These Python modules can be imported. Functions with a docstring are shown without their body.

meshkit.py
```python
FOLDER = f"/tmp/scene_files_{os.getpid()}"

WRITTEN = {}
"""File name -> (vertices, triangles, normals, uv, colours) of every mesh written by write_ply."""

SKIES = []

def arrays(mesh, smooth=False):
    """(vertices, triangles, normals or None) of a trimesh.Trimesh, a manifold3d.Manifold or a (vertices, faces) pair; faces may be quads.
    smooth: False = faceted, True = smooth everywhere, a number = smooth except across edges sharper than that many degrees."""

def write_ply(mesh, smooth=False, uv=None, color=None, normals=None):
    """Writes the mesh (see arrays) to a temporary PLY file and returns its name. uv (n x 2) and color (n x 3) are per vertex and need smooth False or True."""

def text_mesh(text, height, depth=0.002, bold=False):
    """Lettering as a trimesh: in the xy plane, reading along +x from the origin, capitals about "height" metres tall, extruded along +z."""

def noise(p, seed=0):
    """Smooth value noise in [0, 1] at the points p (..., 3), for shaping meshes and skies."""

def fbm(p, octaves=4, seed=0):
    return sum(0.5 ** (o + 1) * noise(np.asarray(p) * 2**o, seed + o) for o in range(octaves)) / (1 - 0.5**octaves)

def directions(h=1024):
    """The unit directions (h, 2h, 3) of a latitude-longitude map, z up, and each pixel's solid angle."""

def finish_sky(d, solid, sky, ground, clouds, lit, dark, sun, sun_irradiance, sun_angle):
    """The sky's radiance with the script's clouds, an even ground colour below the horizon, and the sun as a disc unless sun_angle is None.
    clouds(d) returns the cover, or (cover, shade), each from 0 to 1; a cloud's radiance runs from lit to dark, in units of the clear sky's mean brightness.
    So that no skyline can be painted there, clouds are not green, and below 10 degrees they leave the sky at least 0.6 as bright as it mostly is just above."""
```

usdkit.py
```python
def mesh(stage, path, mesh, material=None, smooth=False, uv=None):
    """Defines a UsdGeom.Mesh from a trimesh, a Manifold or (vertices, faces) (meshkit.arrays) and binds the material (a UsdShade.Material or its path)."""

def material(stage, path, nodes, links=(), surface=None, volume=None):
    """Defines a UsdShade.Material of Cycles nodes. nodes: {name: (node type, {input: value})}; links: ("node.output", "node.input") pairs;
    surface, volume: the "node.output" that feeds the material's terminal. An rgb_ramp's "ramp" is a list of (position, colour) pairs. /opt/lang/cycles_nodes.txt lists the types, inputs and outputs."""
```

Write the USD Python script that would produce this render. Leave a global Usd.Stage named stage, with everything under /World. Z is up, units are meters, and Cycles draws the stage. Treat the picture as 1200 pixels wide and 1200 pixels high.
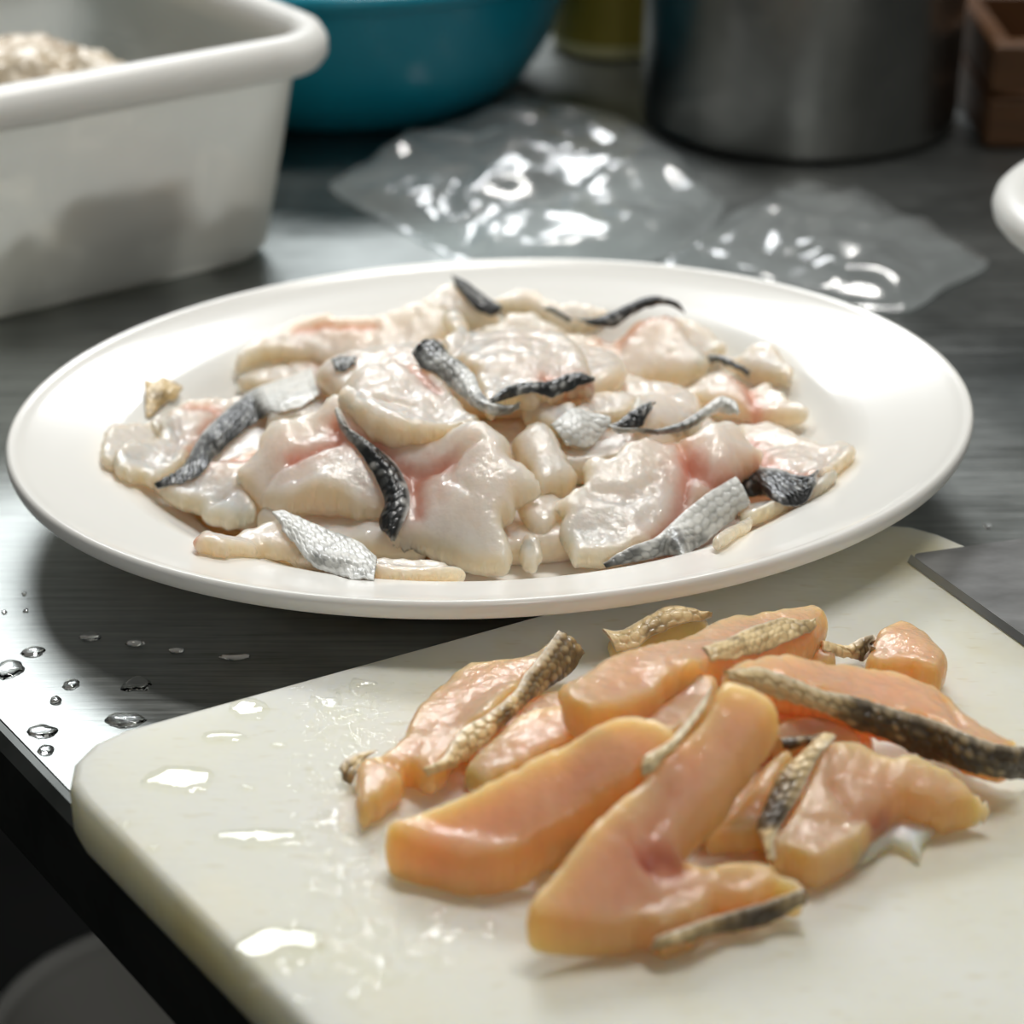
import math, random
import numpy as np, trimesh, shapely
import shapely.geometry as sg
from scipy.spatial import Delaunay
from scipy.optimize import linprog
from scipy.ndimage import gaussian_filter, minimum_filter, map_coordinates
from pxr import Usd, UsdGeom, UsdLux, UsdShade, Gf, Sdf, Vt
import usdkit, meshkit
from usdkit import material

random.seed(7); RNG = np.random.default_rng(7)
stage = Usd.Stage.CreateInMemory()
UsdGeom.SetStageUpAxis(stage, UsdGeom.Tokens.z); UsdGeom.SetStageMetersPerUnit(stage, 1.0)
UsdGeom.Xform.Define(stage, '/World')

# ------------------------------------------------------------------ camera, lights, exposure
FPX, PITCH, CAMZ = 2600.0, math.radians(27), 0.332
cam = UsdGeom.Camera.Define(stage, '/World/camera')
cam.AddTranslateOp().Set(Gf.Vec3d(0, 0, CAMZ)); cam.AddRotateXOp().Set(90 - math.degrees(PITCH))
cam.CreateHorizontalApertureAttr(36.0); cam.CreateVerticalApertureAttr(36.0)
cam.CreateFocalLengthAttr(36.0 * FPX / 1200); cam.CreateClippingRangeAttr(Gf.Vec2f(0.01, 50))
cam.CreateFStopAttr(9.0); cam.CreateFocusDistanceAttr(0.625)
cam.CreateExposureAttr(0.12)

def aim(light, pos, target):
    p, t = Gf.Vec3d(*pos), Gf.Vec3d(*target)
    z = (p - t).GetNormalized(); x = Gf.Cross(Gf.Vec3d(0, 0, 1), z).GetNormalized(); y = Gf.Cross(z, x)
    light.AddTransformOp().Set(Gf.Matrix4d(x[0], x[1], x[2], 0, y[0], y[1], y[2], 0, z[0], z[1], z[2], 0, p[0], p[1], p[2], 1))
def rect(name, pos, target, w, h, power, color):
    l = UsdLux.RectLight.Define(stage, '/World/' + name); l.CreateWidthAttr(w); l.CreateHeightAttr(h)
    l.CreateIntensityAttr(power); l.CreateColorAttr(Gf.Vec3f(*color)); aim(l, pos, target); return l
rect('window_light', (-0.38, 2.3, 1.33), (-0.05, 0.5, 0), 0.95, 0.38, 20.0, (0.95, 0.98, 1.0))
rect('ceiling_lamp_light', (0.30, 1.12, 1.75), (0.02, 0.62, 0), 0.9, 0.22, 38.0, (1.0, 0.98, 0.94))
rect('rear_lamp_light', (0.22, -1.4, 1.5), (0.05, 0.7, 0), 0.22, 0.8, 9.5, (1.0, 0.98, 0.95))
dome = UsdLux.DomeLight.Define(stage, '/World/room_fill'); dome.CreateIntensityAttr(0.022); dome.CreateColorAttr(Gf.Vec3f(0.95, 1.0, 0.97))

# ------------------------------------------------------------------ naming and tagging
used = {}
def numbered(parent, name):
    k = parent + '/' + name; n = used.get(k, 0); used[k] = n + 1
    return k if n == 0 else f'{k}_{n:03d}'
def tag(o, label=None, cat=None, group=None, kind=None):
    p = o.GetPrim() if hasattr(o, 'GetPrim') else o
    for k, v in (('label', label), ('category', cat), ('group', group), ('kind', kind)):
        if v: p.SetCustomDataByKey(k, v)
    return o
def thing(name, label, cat, group=None, at=(0, 0, 0)):
    x = UsdGeom.Xform.Define(stage, numbered('/World', name)); x.AddTranslateOp().Set(Gf.Vec3d(*map(float, at)))
    x.at = np.asarray(at, float); return tag(x, label, cat, group)
def obj(name, mesh, mat, parent=None, smooth=35, tint=None, label=None, cat=None, group=None, kind=None):
    base = str(parent.GetPath()) if parent is not None else '/World'
    v, f = (np.asarray(mesh[0], float), np.asarray(mesh[1])) if isinstance(mesh, (tuple, list)) else (np.asarray(mesh.vertices), np.asarray(mesh.faces))
    if parent is not None and hasattr(parent, 'at'): v = v - parent.at
    m = usdkit.mesh(stage, numbered(base, name), (v, f), mat, smooth=True if tint is not None else smooth)
    if tint is not None:
        UsdGeom.PrimvarsAPI(m).CreatePrimvar('tint', Sdf.ValueTypeNames.Color3fArray, 'vertex').Set(Vt.Vec3fArray.FromNumpy(np.asarray(tint, np.float32)))
    return tag(m, label, cat, group, kind)

# ------------------------------------------------------------------ the lens: sketch points to rays
CAM = np.array([0, 0, CAMZ])
def ray(px):
    px = np.atleast_2d(np.asarray(px, float)); x = (px[:, 0] - 600) / FPX; y = -(px[:, 1] - 600) / FPX
    return np.stack([x, math.cos(PITCH) + y * math.sin(PITCH), -math.sin(PITCH) + y * math.cos(PITCH)], -1)
def onz(px, z):
    d = ray(px); return CAM + d * ((z - CAMZ) / d[:, 2])[:, None]
def onplane(px, pl):                                   # pl: z = a + b x + c y
    d = ray(px); n = np.array([-pl[1], -pl[2], 1.0])
    return CAM + d * ((pl[0] - CAMZ) / (d @ n))[:, None]

# ------------------------------------------------------------------ materials
L = '/World/Looks/'
def flesh_mat(name, sub, radius, scale, rough, bump):
    return material(stage, L + name, {
        'a': ('attribute', {'attribute': 'tint'}), 'tc': ('texture_coordinate', {}),
        'n': ('noise_texture', {'scale': 380.0, 'detail': 2.0, 'roughness': 0.5}), 'n2': ('noise_texture', {'scale': 190.0, 'detail': 3.0}),
        'm': ('mix_float', {'fac': 0.6}), 'b': ('bump', {'strength': bump, 'distance': 0.0012}), 'bc': ('bump', {'strength': 0.75, 'distance': 0.0012}),
        'p': ('principled_bsdf', {'roughness': rough, 'ior': 1.38, 'subsurface_weight': sub, 'subsurface_radius': radius, 'subsurface_scale': scale,
                                  'specular_ior_level': 0.5, 'coat_weight': 0.6, 'coat_roughness': 0.05, 'coat_ior': 1.36})},
        [('tc.object', 'n.vector'), ('tc.object', 'n2.vector'), ('n.fac', 'm.a'), ('n2.fac', 'm.b'), ('m.result', 'b.height'), ('n.fac', 'bc.height'), ('b.normal', 'p.normal'), ('bc.normal', 'p.coat_normal'), ('a.color', 'p.base_color')], surface='p.BSDF')
M_WHITE = flesh_mat('raw_fish', 0.75, (1.0, 0.68, 0.5), 0.003, 0.3, 0.35)
M_CURED = flesh_mat('cured_fish', 0.8, (1.0, 0.42, 0.18), 0.005, 0.34, 0.35)
M_SKIN = material(stage, L + 'fish_skin', {
    'a': ('attribute', {'attribute': 'tint'}), 'tc': ('texture_coordinate', {}), 'n': ('noise_texture', {'scale': 700.0, 'detail': 2.0}),
    'b': ('bump', {'strength': 0.3, 'distance': 0.0008}),
    'p': ('principled_bsdf', {'roughness': 0.42, 'metallic': 0.0, 'coat_weight': 0.25, 'coat_roughness': 0.12})},
    [('tc.object', 'n.vector'), ('n.fac', 'b.height'), ('b.normal', 'p.normal'), ('a.color', 'p.base_color')], surface='p.BSDF')
def plain(name, color, rough=0.4, **kw):
    return material(stage, L + name, {'p': ('principled_bsdf', {'base_color': color, 'roughness': rough, **kw})}, surface='p.BSDF')
def noisy(name, c1, c2, scale, rough, stretch=(1, 1, 1), bump=0.0, lo=0.35, hi=0.65, rough2=None, **kw):
    nodes = {'tc': ('texture_coordinate', {}), 'mp': ('mapping', {'scale': stretch}), 'n': ('noise_texture', {'scale': scale, 'detail': 5.0, 'roughness': 0.6}),
             'r': ('rgb_ramp', {'ramp': [(lo, c1), (hi, c2)]}), 'mr': ('map_range', {'from_min': lo, 'from_max': hi, 'to_min': rough, 'to_max': rough2 or rough}),
             'b': ('bump', {'strength': bump, 'distance': 0.001}), 'p': ('principled_bsdf', {**kw})}
    links = [('tc.object', 'mp.vector'), ('mp.vector', 'n.vector'), ('n.fac', 'r.fac'), ('n.fac', 'mr.value'), ('r.color', 'p.base_color'), ('mr.result', 'p.roughness')]
    if bump: links += [('n.fac', 'b.height'), ('b.normal', 'p.normal')]
    return material(stage, L + name, nodes, links, surface='p.BSDF')
M_STEEL = material(stage, L + 'worn_steel', {'tc': ('texture_coordinate', {}), 'n': ('noise_texture', {'scale': 9.0, 'detail': 6.0, 'roughness': 0.65}), 'mp': ('mapping', {'scale': (1, 26, 1), 'rotation': (0, 0, 0.62)}), 's': ('noise_texture', {'scale': 22.0, 'detail': 4.0, 'roughness': 0.7}),
    'mx': ('mix_float', {'fac': 0.45}), 'r': ('rgb_ramp', {'ramp': [(0.36, (0.16, 0.17, 0.163)), (0.5, (0.26, 0.275, 0.267)), (0.64, (0.36, 0.375, 0.365))]}), 'mr': ('map_range', {'from_min': 0.35, 'from_max': 0.65, 'to_min': 0.33, 'to_max': 0.46}),
    'b': ('bump', {'strength': 0.12, 'distance': 0.0006}), 'p': ('principled_bsdf', {'metallic': 1.0})},
    [('tc.object', 'n.vector'), ('tc.object', 'mp.vector'), ('mp.vector', 's.vector'), ('n.fac', 'mx.a'), ('s.fac', 'mx.b'), ('mx.result', 'r.fac'), ('r.color', 'p.base_color'), ('mx.result', 'mr.value'), ('mr.result', 'p.roughness'), ('s.fac', 'b.height'), ('b.normal', 'p.normal')], surface='p.BSDF')
M_POT = noisy('brushed_pot', (0.24, 0.24, 0.225), (0.29, 0.285, 0.27), 12.0, 0.28, (1, 1, 1), 0.0, rough2=0.34, metallic=1.0)
M_BLADE = noisy('blade_steel', (0.22, 0.22, 0.215), (0.32, 0.32, 0.315), 35.0, 0.38, (1, 2, 1), 0.0, rough2=0.4, metallic=1.0)
M_BEVEL = plain('ground_bevel', (0.4, 0.4, 0.39), 0.35, metallic=1.0)
M_APRON = noisy('table_rim_steel', (0.045, 0.05, 0.046), (0.075, 0.08, 0.075), 40.0, 0.45, metallic=0.7)
M_PLATE = plain('glazed_white', (0.83, 0.815, 0.765), 0.2, specular_ior_level=0.45, subsurface_weight=0.15, subsurface_scale=0.003, subsurface_radius=(1.0, 0.95, 0.9))
M_BOARD = material(stage, L + 'worn_polyethylene', {
    'tc': ('texture_coordinate', {}), 'n': ('noise_texture', {'scale': 11.0, 'detail': 5.0, 'roughness': 0.6}), 'f': ('noise_texture', {'scale': 240.0, 'detail': 3.0}),
    'mp': ('mapping', {'scale': (1, 3.5, 1), 'rotation': (0, 0, 1.1)}), 'sc': ('noise_texture', {'scale': 120.0, 'detail': 2.0}),
    'r': ('rgb_ramp', {'ramp': [(0.28, (0.62, 0.56, 0.38)), (0.45, (0.67, 0.65, 0.53)), (0.6, (0.705, 0.695, 0.61)), (0.78, (0.60, 0.53, 0.34))]}),
    'st': ('rgb_ramp', {'ramp': [(0.62, (1, 1, 1)), (0.74, (0.93, 0.90, 0.83))]}), 'mm': ('mix', {'mix_type': 'multiply', 'fac': 1.0}), 'mx': ('mix_float', {'fac': 0.5}), 'rr': ('map_range', {'from_min': 0.35, 'from_max': 0.65, 'to_min': 0.42, 'to_max': 0.62}),
    'b': ('bump', {'strength': 0.22, 'distance': 0.001}),
    'p': ('principled_bsdf', {'subsurface_weight': 0.5, 'subsurface_radius': (1.0, 0.85, 0.5), 'subsurface_scale': 0.006, 'specular_ior_level': 0.35})},
    [('tc.object', 'n.vector'), ('tc.object', 'f.vector'), ('tc.object', 'mp.vector'), ('mp.vector', 'sc.vector'), ('n.fac', 'r.fac'), ('sc.fac', 'st.fac'), ('r.color', 'mm.color1'), ('st.color', 'mm.color2'), ('mm.color', 'p.base_color'), ('n.fac', 'rr.value'), ('rr.result', 'p.roughness'),
     ('f.fac', 'mx.a'), ('sc.fac', 'mx.b'), ('mx.result', 'b.height'), ('b.normal', 'p.normal')], surface='p.BSDF')
M_WATER = plain('water', (1, 1, 1), 0.02, ior=1.33, transmission_weight=1.0)
M_WET = material(stage, L + 'thin_water', {'t': ('transparent_bsdf', {'color': (1.0, 1.0, 0.985)}), 'g': ('glossy_bsdf', {'color': (1, 1, 1), 'roughness': 0.03}), 'fr': ('fresnel', {'IOR': 1.33}), 'm': ('mix_closure', {}), 'ge': ('geometry', {}), 'mu': ('math', {'math_type': 'multiply_add', 'value1': 1.0, 'value2': -1.0, 'value3': 1.0}), 'k': ('math', {'math_type': 'multiply'})},
    [('ge.backfacing', 'mu.value1'), ('mu.value', 'k.value1'), ('fr.fac', 'k.value2'), ('k.value', 'm.fac'), ('t.BSDF', 'm.closure1'), ('g.BSDF', 'm.closure2')], surface='m.closure')
M_GLITTER = material(stage, L + 'beaded_water', {'tc': ('texture_coordinate', {}), 'n': ('noise_texture', {'scale': 330.0, 'detail': 2.0, 'roughness': 0.6}), 'b': ('bump', {'strength': 0.25, 'distance': 0.0015}),
    't': ('transparent_bsdf', {'color': (1.0, 1.0, 0.985)}), 'g': ('glossy_bsdf', {'color': (1, 1, 1), 'roughness': 0.1}), 'fr': ('fresnel', {'IOR': 1.4}), 'm': ('mix_closure', {}), 'ge': ('geometry', {}), 'mu': ('math', {'math_type': 'multiply_add', 'value1': 1.0, 'value2': -1.0, 'value3': 1.0}), 'k': ('math', {'math_type': 'multiply'})},
    [('tc.object', 'n.vector'), ('n.fac', 'b.height'), ('b.normal', 'g.normal'), ('b.normal', 'fr.normal'), ('ge.backfacing', 'mu.value1'), ('mu.value', 'k.value1'), ('fr.fac', 'k.value2'), ('k.value', 'm.fac'), ('t.BSDF', 'm.closure1'), ('g.BSDF', 'm.closure2')], surface='m.closure')
M_JUICE = plain('fish_juice', (0.95, 0.72, 0.38), 0.04, ior=1.34, transmission_weight=0.85)
M_FILM = material(stage, L + 'clear_film', {
    'tc': ('texture_coordinate', {}), 'n': ('noise_texture', {'scale': 28.0, 'detail': 3.0}), 'b': ('bump', {'strength': 0.45, 'distance': 0.004}),
    't': ('transparent_bsdf', {'color': (0.93, 0.95, 0.95)}), 'g': ('glossy_bsdf', {'color': (1, 1, 1), 'roughness': 0.17}), 'd': ('diffuse_bsdf', {'color': (0.75, 0.78, 0.78)}),
    'fr': ('fresnel', {'IOR': 1.5}), 'ff': ('math', {'math_type': 'multiply_add', 'value2': 1.0, 'value3': 0.05}), 'm1': ('mix_closure', {'fac': 0.14}), 'm2': ('mix_closure', {}), 'ge': ('geometry', {}), 'mu': ('math', {'math_type': 'multiply_add', 'value1': 1.0, 'value2': -1.0, 'value3': 1.0}), 'k': ('math', {'math_type': 'multiply'})},
    [('tc.object', 'n.vector'), ('n.fac', 'b.height'), ('b.normal', 'g.normal'), ('b.normal', 'fr.normal'), ('fr.fac', 'ff.value1'), ('ge.backfacing', 'mu.value1'), ('mu.value', 'k.value1'), ('ff.value', 'k.value2'), ('k.value', 'm2.fac'), ('t.BSDF', 'm1.closure1'), ('d.BSDF', 'm1.closure2'), ('m1.closure', 'm2.closure1'), ('g.BSDF', 'm2.closure2')], surface='m2.closure')
M_TUB = material(stage, L + 'translucent_white_plastic', {
    'd': ('principled_bsdf', {'base_color': (0.86, 0.87, 0.85), 'roughness': 0.35}), 'tl': ('translucent_bsdf', {'color': (0.92, 0.93, 0.90)}), 't': ('transparent_bsdf', {'color': (0.92, 0.92, 0.88)}),
    'm1': ('mix_closure', {'fac': 0.5}), 'm2': ('mix_closure', {'fac': 0.27})},
    [('d.BSDF', 'm1.closure1'), ('tl.BSDF', 'm1.closure2'), ('m1.closure', 'm2.closure1'), ('t.BSDF', 'm2.closure2')], surface='m2.closure')
M_TUBRIM = plain('white_plastic_rim', (0.82, 0.81, 0.76), 0.35, subsurface_weight=0.3, subsurface_scale=0.006, subsurface_radius=(1.0, 0.95, 0.9))
M_TEAL = plain('teal_plastic', (0.004, 0.25, 0.35), 0.3)
M_BOWL = plain('white_plastic', (0.80, 0.79, 0.74), 0.35)
M_YELLOW = plain('pale_yellow_plastic', (0.60, 0.55, 0.28), 0.45)
M_YELLOW2 = plain('mustard_label', (0.25, 0.20, 0.02), 0.5)
M_WOOD = noisy('brown_wood', (0.085, 0.034, 0.009), (0.15, 0.062, 0.018), 14.0, 0.5, (1, 1, 8))
M_BLACK = plain('black_rubber', (0.02, 0.02, 0.02), 0.6)
M_GREY = noisy('grey_wall', (0.10, 0.10, 0.095), (0.13, 0.13, 0.12), 3.0, 0.7)
M_FLOOR = noisy('dark_floor', (0.004, 0.004, 0.0036), (0.008, 0.008, 0.007), 4.0, 0.8, specular_ior_level=0.1)
M_HANDLE = noisy('dark_wood_handle', (0.05, 0.03, 0.015), (0.09, 0.05, 0.03), 30.0, 0.5, (1, 8, 1))

# ------------------------------------------------------------------ mesh helpers
def spline(pts, step, closed=True):
    p = np.asarray(pts, float); n = len(p)
    idx = np.arange(n if closed else n - 1); out = []
    for i in idx:
        g = (lambda k: p[k % n]) if closed else (lambda k: p[min(max(k, 0), n - 1)])
        a, b, c, d = g(i - 1), g(i), g(i + 1), g(i + 2)
        m = max(2, int(np.linalg.norm(c - b) / step)); t = np.linspace(0, 1, m, endpoint=False)[:, None]
        out.append(0.5 * ((2 * b) + (c - a) * t + (2 * a - 5 * b + 4 * c - d) * t**2 + (3 * b - 3 * c + d - a) * t**3) * 0.75 + 0.25 * (b + (c - b) * t))
    if not closed: out.append(p[-1:])
    return np.vstack(out)
def resample(line, n):
    s = np.r_[0, np.cumsum(np.linalg.norm(np.diff(line, axis=0), axis=1))]; q = np.linspace(0, s[-1], n)
    return np.stack([np.interp(q, s, line[:, k]) for k in range(line.shape[1])], 1)
def tri_fill(poly, spacing, rings):
    """Points and triangles that fill a polygon, with rings of points near its edge; also each point's distance to the edge."""
    b = np.asarray(poly.exterior.segmentize(spacing * 0.8).coords)[:-1]; pts = [b]
    for d in rings:
        q = poly.buffer(-d)
        for g in getattr(q, 'geoms', [q]):
            if not g.is_empty and g.exterior.length > 4 * spacing: pts.append(resample(np.asarray(g.exterior.coords), max(6, int(g.exterior.length / spacing)))[:-1])
    x0, y0, x1, y1 = poly.bounds
    gx, gy = np.meshgrid(np.arange(x0, x1, spacing), np.arange(y0, y1, spacing * 0.87)); gx = gx + (np.arange(gx.shape[0]) % 2)[:, None] * spacing / 2
    q = poly.buffer(-(max(rings) if rings else 0) - spacing * 0.5)
    k = shapely.contains_xy(q, gx.ravel(), gy.ravel()) if not q.is_empty else np.zeros(gx.size, bool)
    pts.append(np.stack([gx.ravel()[k], gy.ravel()[k]], 1)); p = np.vstack(pts)
    p = p + RNG.normal(0, spacing * 1e-4, p.shape)
    t = Delaunay(p).simplices; c = p[t].mean(1); t = t[shapely.contains_xy(poly, c[:, 0], c[:, 1])]
    a = p[t]; ar = np.cross(a[:, 1] - a[:, 0], a[:, 2] - a[:, 0]); t = np.where(ar[:, None] < 0, t[:, ::-1], t); t = t[np.abs(ar) > 1e-12]
    keep = np.unique(t); inv = np.zeros(len(p), int); inv[keep] = np.arange(len(keep))
    p, t = p[keep], inv[t]
    return p, t, shapely.distance(poly.exterior, shapely.points(p))
def closed_solid(p, t, top, bot):
    """Top and bottom sheets over the same triangles, sharing the outline's points."""
    e = np.sort(np.vstack([t[:, [0, 1]], t[:, [1, 2]], t[:, [2, 0]]]), 1); u, c = np.unique(e, axis=0, return_counts=True)
    edge = np.zeros(len(p), bool); edge[u[c == 1].ravel()] = True
    n = len(p); low = np.arange(n); low[~edge] = n + np.arange((~edge).sum())
    mid = (top + bot) / 2; z = np.where(edge, mid, top)
    v = np.vstack([np.c_[p, z], np.c_[p[~edge], bot[~edge]]])
    return v, np.vstack([t, low[t][:, ::-1]]), np.r_[np.arange(n), np.nonzero(~edge)[0]]
def lathe(profile, n=96, sx=1, sy=1, closed=True):
    """Turns (r, z) round the z axis; a closed profile gives a ring-shaped skin."""
    pr = np.asarray(profile, float); a = np.linspace(0, 2 * np.pi, n, endpoint=False); m = len(pr)
    v = np.stack([pr[:, None, 0] * np.cos(a) * sx, pr[:, None, 0] * np.sin(a) * sy, np.repeat(pr[:, 1:2], n, 1)], -1).reshape(-1, 3); f = []
    i = np.arange(m if closed else m - 1)[:, None]; j = np.arange(n)[None]; k = (i + 1) % m; l = (j + 1) % n
    q = np.stack([i * n + j, i * n + l, k * n + l, k * n + j], -1).reshape(-1, 4)
    tm = trimesh.Trimesh(v, np.vstack([q[:, [0, 1, 2]], q[:, [0, 2, 3]]]), process=True); tm.fix_normals(); return tm
def loft(loops):
    """Closed loops of equal length, one after the other, first and last capped."""
    n = len(loops[0]); v = np.vstack(loops); f = []
    for i in range(len(loops) - 1):
        j = np.arange(n); k = (j + 1) % n
        f += [np.stack([i * n + j, i * n + k, (i + 1) * n + k], 1), np.stack([i * n + j, (i + 1) * n + k, (i + 1) * n + j], 1)]
    a, b = len(v), len(v) + 1; v = np.vstack([v, loops[0].mean(0), loops[-1].mean(0)]); j = np.arange(n); k = (j + 1) % n; o = (len(loops) - 1) * n
    f += [np.stack([np.full(n, a), k, j], 1), np.stack([np.full(n, b), o + j, o + k], 1)]
    tm = trimesh.Trimesh(v, np.vstack(f), process=False); tm.fix_normals(); return tm
def rrect(w, d, r, z, n=10):
    c = []
    for cx, cy, a0 in ((w / 2 - r, d / 2 - r, 0), (-w / 2 + r, d / 2 - r, 90), (-w / 2 + r, -d / 2 + r, 180), (w / 2 - r, -d / 2 + r, 270)):
        for a in np.radians(np.linspace(a0, a0 + 90, n)): c.append((cx + r * math.cos(a), cy + r * math.sin(a), z))
    return np.array(c)
def xform(tm, loc=(0, 0, 0), rz=0, rx=0, ry=0):
    tm = tm.copy(); tm.apply_transform(trimesh.transformations.euler_matrix(rx, ry, rz)); tm.apply_translation(loc); return tm
def rbox(w, d, h, r=0.002):
    return loft([rrect(w - 2 * r, d - 2 * r, r, 0), rrect(w, d, r * 1.5, r), rrect(w, d, r * 1.5, h - r), rrect(w - 2 * r, d - 2 * r, r, h)])

# ------------------------------------------------------------------ room and table
TE0 = np.array([-0.1402, 0.5126]); U = np.array([0.0239, -0.0329]); U /= np.linalg.norm(U); V = np.array([-U[1], U[0]])   # along the table's edge, and into the table
TANG = math.atan2(U[1], U[0])
def tf(u, v, z=0): return np.array([*(TE0 + U * u + V * v), z])
def tbox(u0, u1, v0, v1, z0, z1, r=0.003):
    return xform(rbox(u1 - u0, v1 - v0, z1 - z0, r), tf((u0 + u1) / 2, (v0 + v1) / 2, z0), TANG)
def slab(u0, u1, v0, v1, z0, z1): return xform(trimesh.creation.box((u1 - u0, v1 - v0, z1 - z0)), tf((u0 + u1) / 2, (v0 + v1) / 2, (z0 + z1) / 2), TANG)
obj('floor', slab(-3.0, 2.5, -2.5, 3.5, -0.9, -0.85), M_FLOOR, kind='structure')
obj('wall_back', slab(-3.0, -2.9, -2.5, 3.5, -0.85, 2.6), M_GREY, kind='structure')
table = thing('work_table', 'long stainless steel kitchen work table with worn wet top', 'table', at=(*tf(-0.2, 0.6)[:2], -0.85))
obj('tabletop', tbox(-0.95, 0.95, 0.004, 1.3, -0.004, 0.0, 0.0012), M_STEEL, table)
obj('edge_rim', tbox(-0.95, 0.95, 0.0, 0.02, -0.036, -0.0003, 0.0028), M_APRON, table, label='dark folded steel rim along the near table edge')
for u, v in ((-0.88, 0.08), (0.88, 0.08), (-0.88, 1.22), (0.88, 1.22)):
    obj('leg', xform(trimesh.creation.cylinder(0.02, 0.846, sections=24), tf(u, v, -0.427)), M_APRON, table)

# ------------------------------------------------------------------ cutting board
BZ = 0.018
A0, A1 = np.array([-0.1231, 0.4801]), np.array([0.1198, 0.6151])
cdir = np.array([0.0575, -0.0774]); cdir /= np.linalg.norm(cdir); bdir = np.array([0.0164, -0.0181]); bdir /= np.linalg.norm(bdir)
bpoly = sg.Polygon([A0, A1, A1 + bdir * 0.46, A0 + cdir * 0.44]).buffer(-0.022).buffer(0.022, quad_segs=12)
def inset(poly, d, n=160):
    g = poly.buffer(-d) if d > 0 else poly
    c = np.asarray(g.exterior.coords)[:-1]; k = np.argmin(((c - A0) ** 2).sum(1)); c = np.roll(c, -k, 0); return resample(np.vstack([c, c[:1]]), n + 1)[:-1]
bl = []
for d, z in ((0.0018, 0.0004), (0.0004, 0.0016), (0, 0.003), (0, 0.015), (0.0004, 0.0166), (0.0014, 0.0176), (0.003, 0.018)): bl.append(np.c_[inset(bpoly, d), np.full(160, z)])
bm = loft(bl)
board = obj('cutting_board', bm, M_BOARD, smooth=50, label='thick worn cream plastic cutting board with rounded corner and wet patches', cat='cutting board')

# ------------------------------------------------------------------ plate
RIM = np.array([(-12, 545), (48, 460), (142, 400), (295, 340), (450, 308), (620, 297), (805, 312), (956, 350), (1088, 410), (1138, 450), (1153, 485), (1136, 525), (1050, 600), (900, 658), (700, 698), (500, 703), (330, 692), (200, 668), (95, 632), (20, 592)], float)
PTILT = 0.03
rp = onplane(RIM, (0.0365, PTILT, 0.0))[:, :2]
AM = np.c_[rp[:, 0]**2, rp[:, 0] * rp[:, 1], rp[:, 1]**2, rp]; q = np.linalg.lstsq(AM, np.ones(len(rp)), rcond=None)[0]
QM = np.array([[q[0], q[1] / 2], [q[1] / 2, q[2]]]); PC = np.linalg.solve(-2 * QM, q[3:]); kk = 1 + PC @ QM @ PC
ew, ev = np.linalg.eigh(QM / kk); PA = 1 / np.sqrt(ew)              # half axes of the oval and their directions
prof = [(0.0, 0.0075), (0.30, 0.0075), (0.56, 0.0078), (0.62, 0.0086), (0.67, 0.0112), (0.715, 0.0160), (0.755, 0.0205), (0.79, 0.0232), (0.85, 0.0256), (0.92, 0.0283), (0.96, 0.0302), (0.98, 0.0315),
        (0.992, 0.0318), (0.999, 0.0306), (1.0, 0.0288), (0.996, 0.0268), (0.985, 0.0258), (0.96, 0.0252), (0.90, 0.0226), (0.80, 0.0178), (0.73, 0.0110), (0.66, 0.0048), (0.60, 0.0020), (0.585, 0.0004), (0.565, 0.0002), (0.55, 0.0012), (0.53, 0.0036), (0.3, 0.0040), (0.0, 0.0040)]
pp = np.array(prof[:13]); pu = np.array(prof[12:])
def smooth_prof(a, n):
    s = spline(a, 0.004, closed=False); return s
pall = np.vstack([smooth_prof(np.array(prof), 0)])
PZ0 = 0.0055
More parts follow.
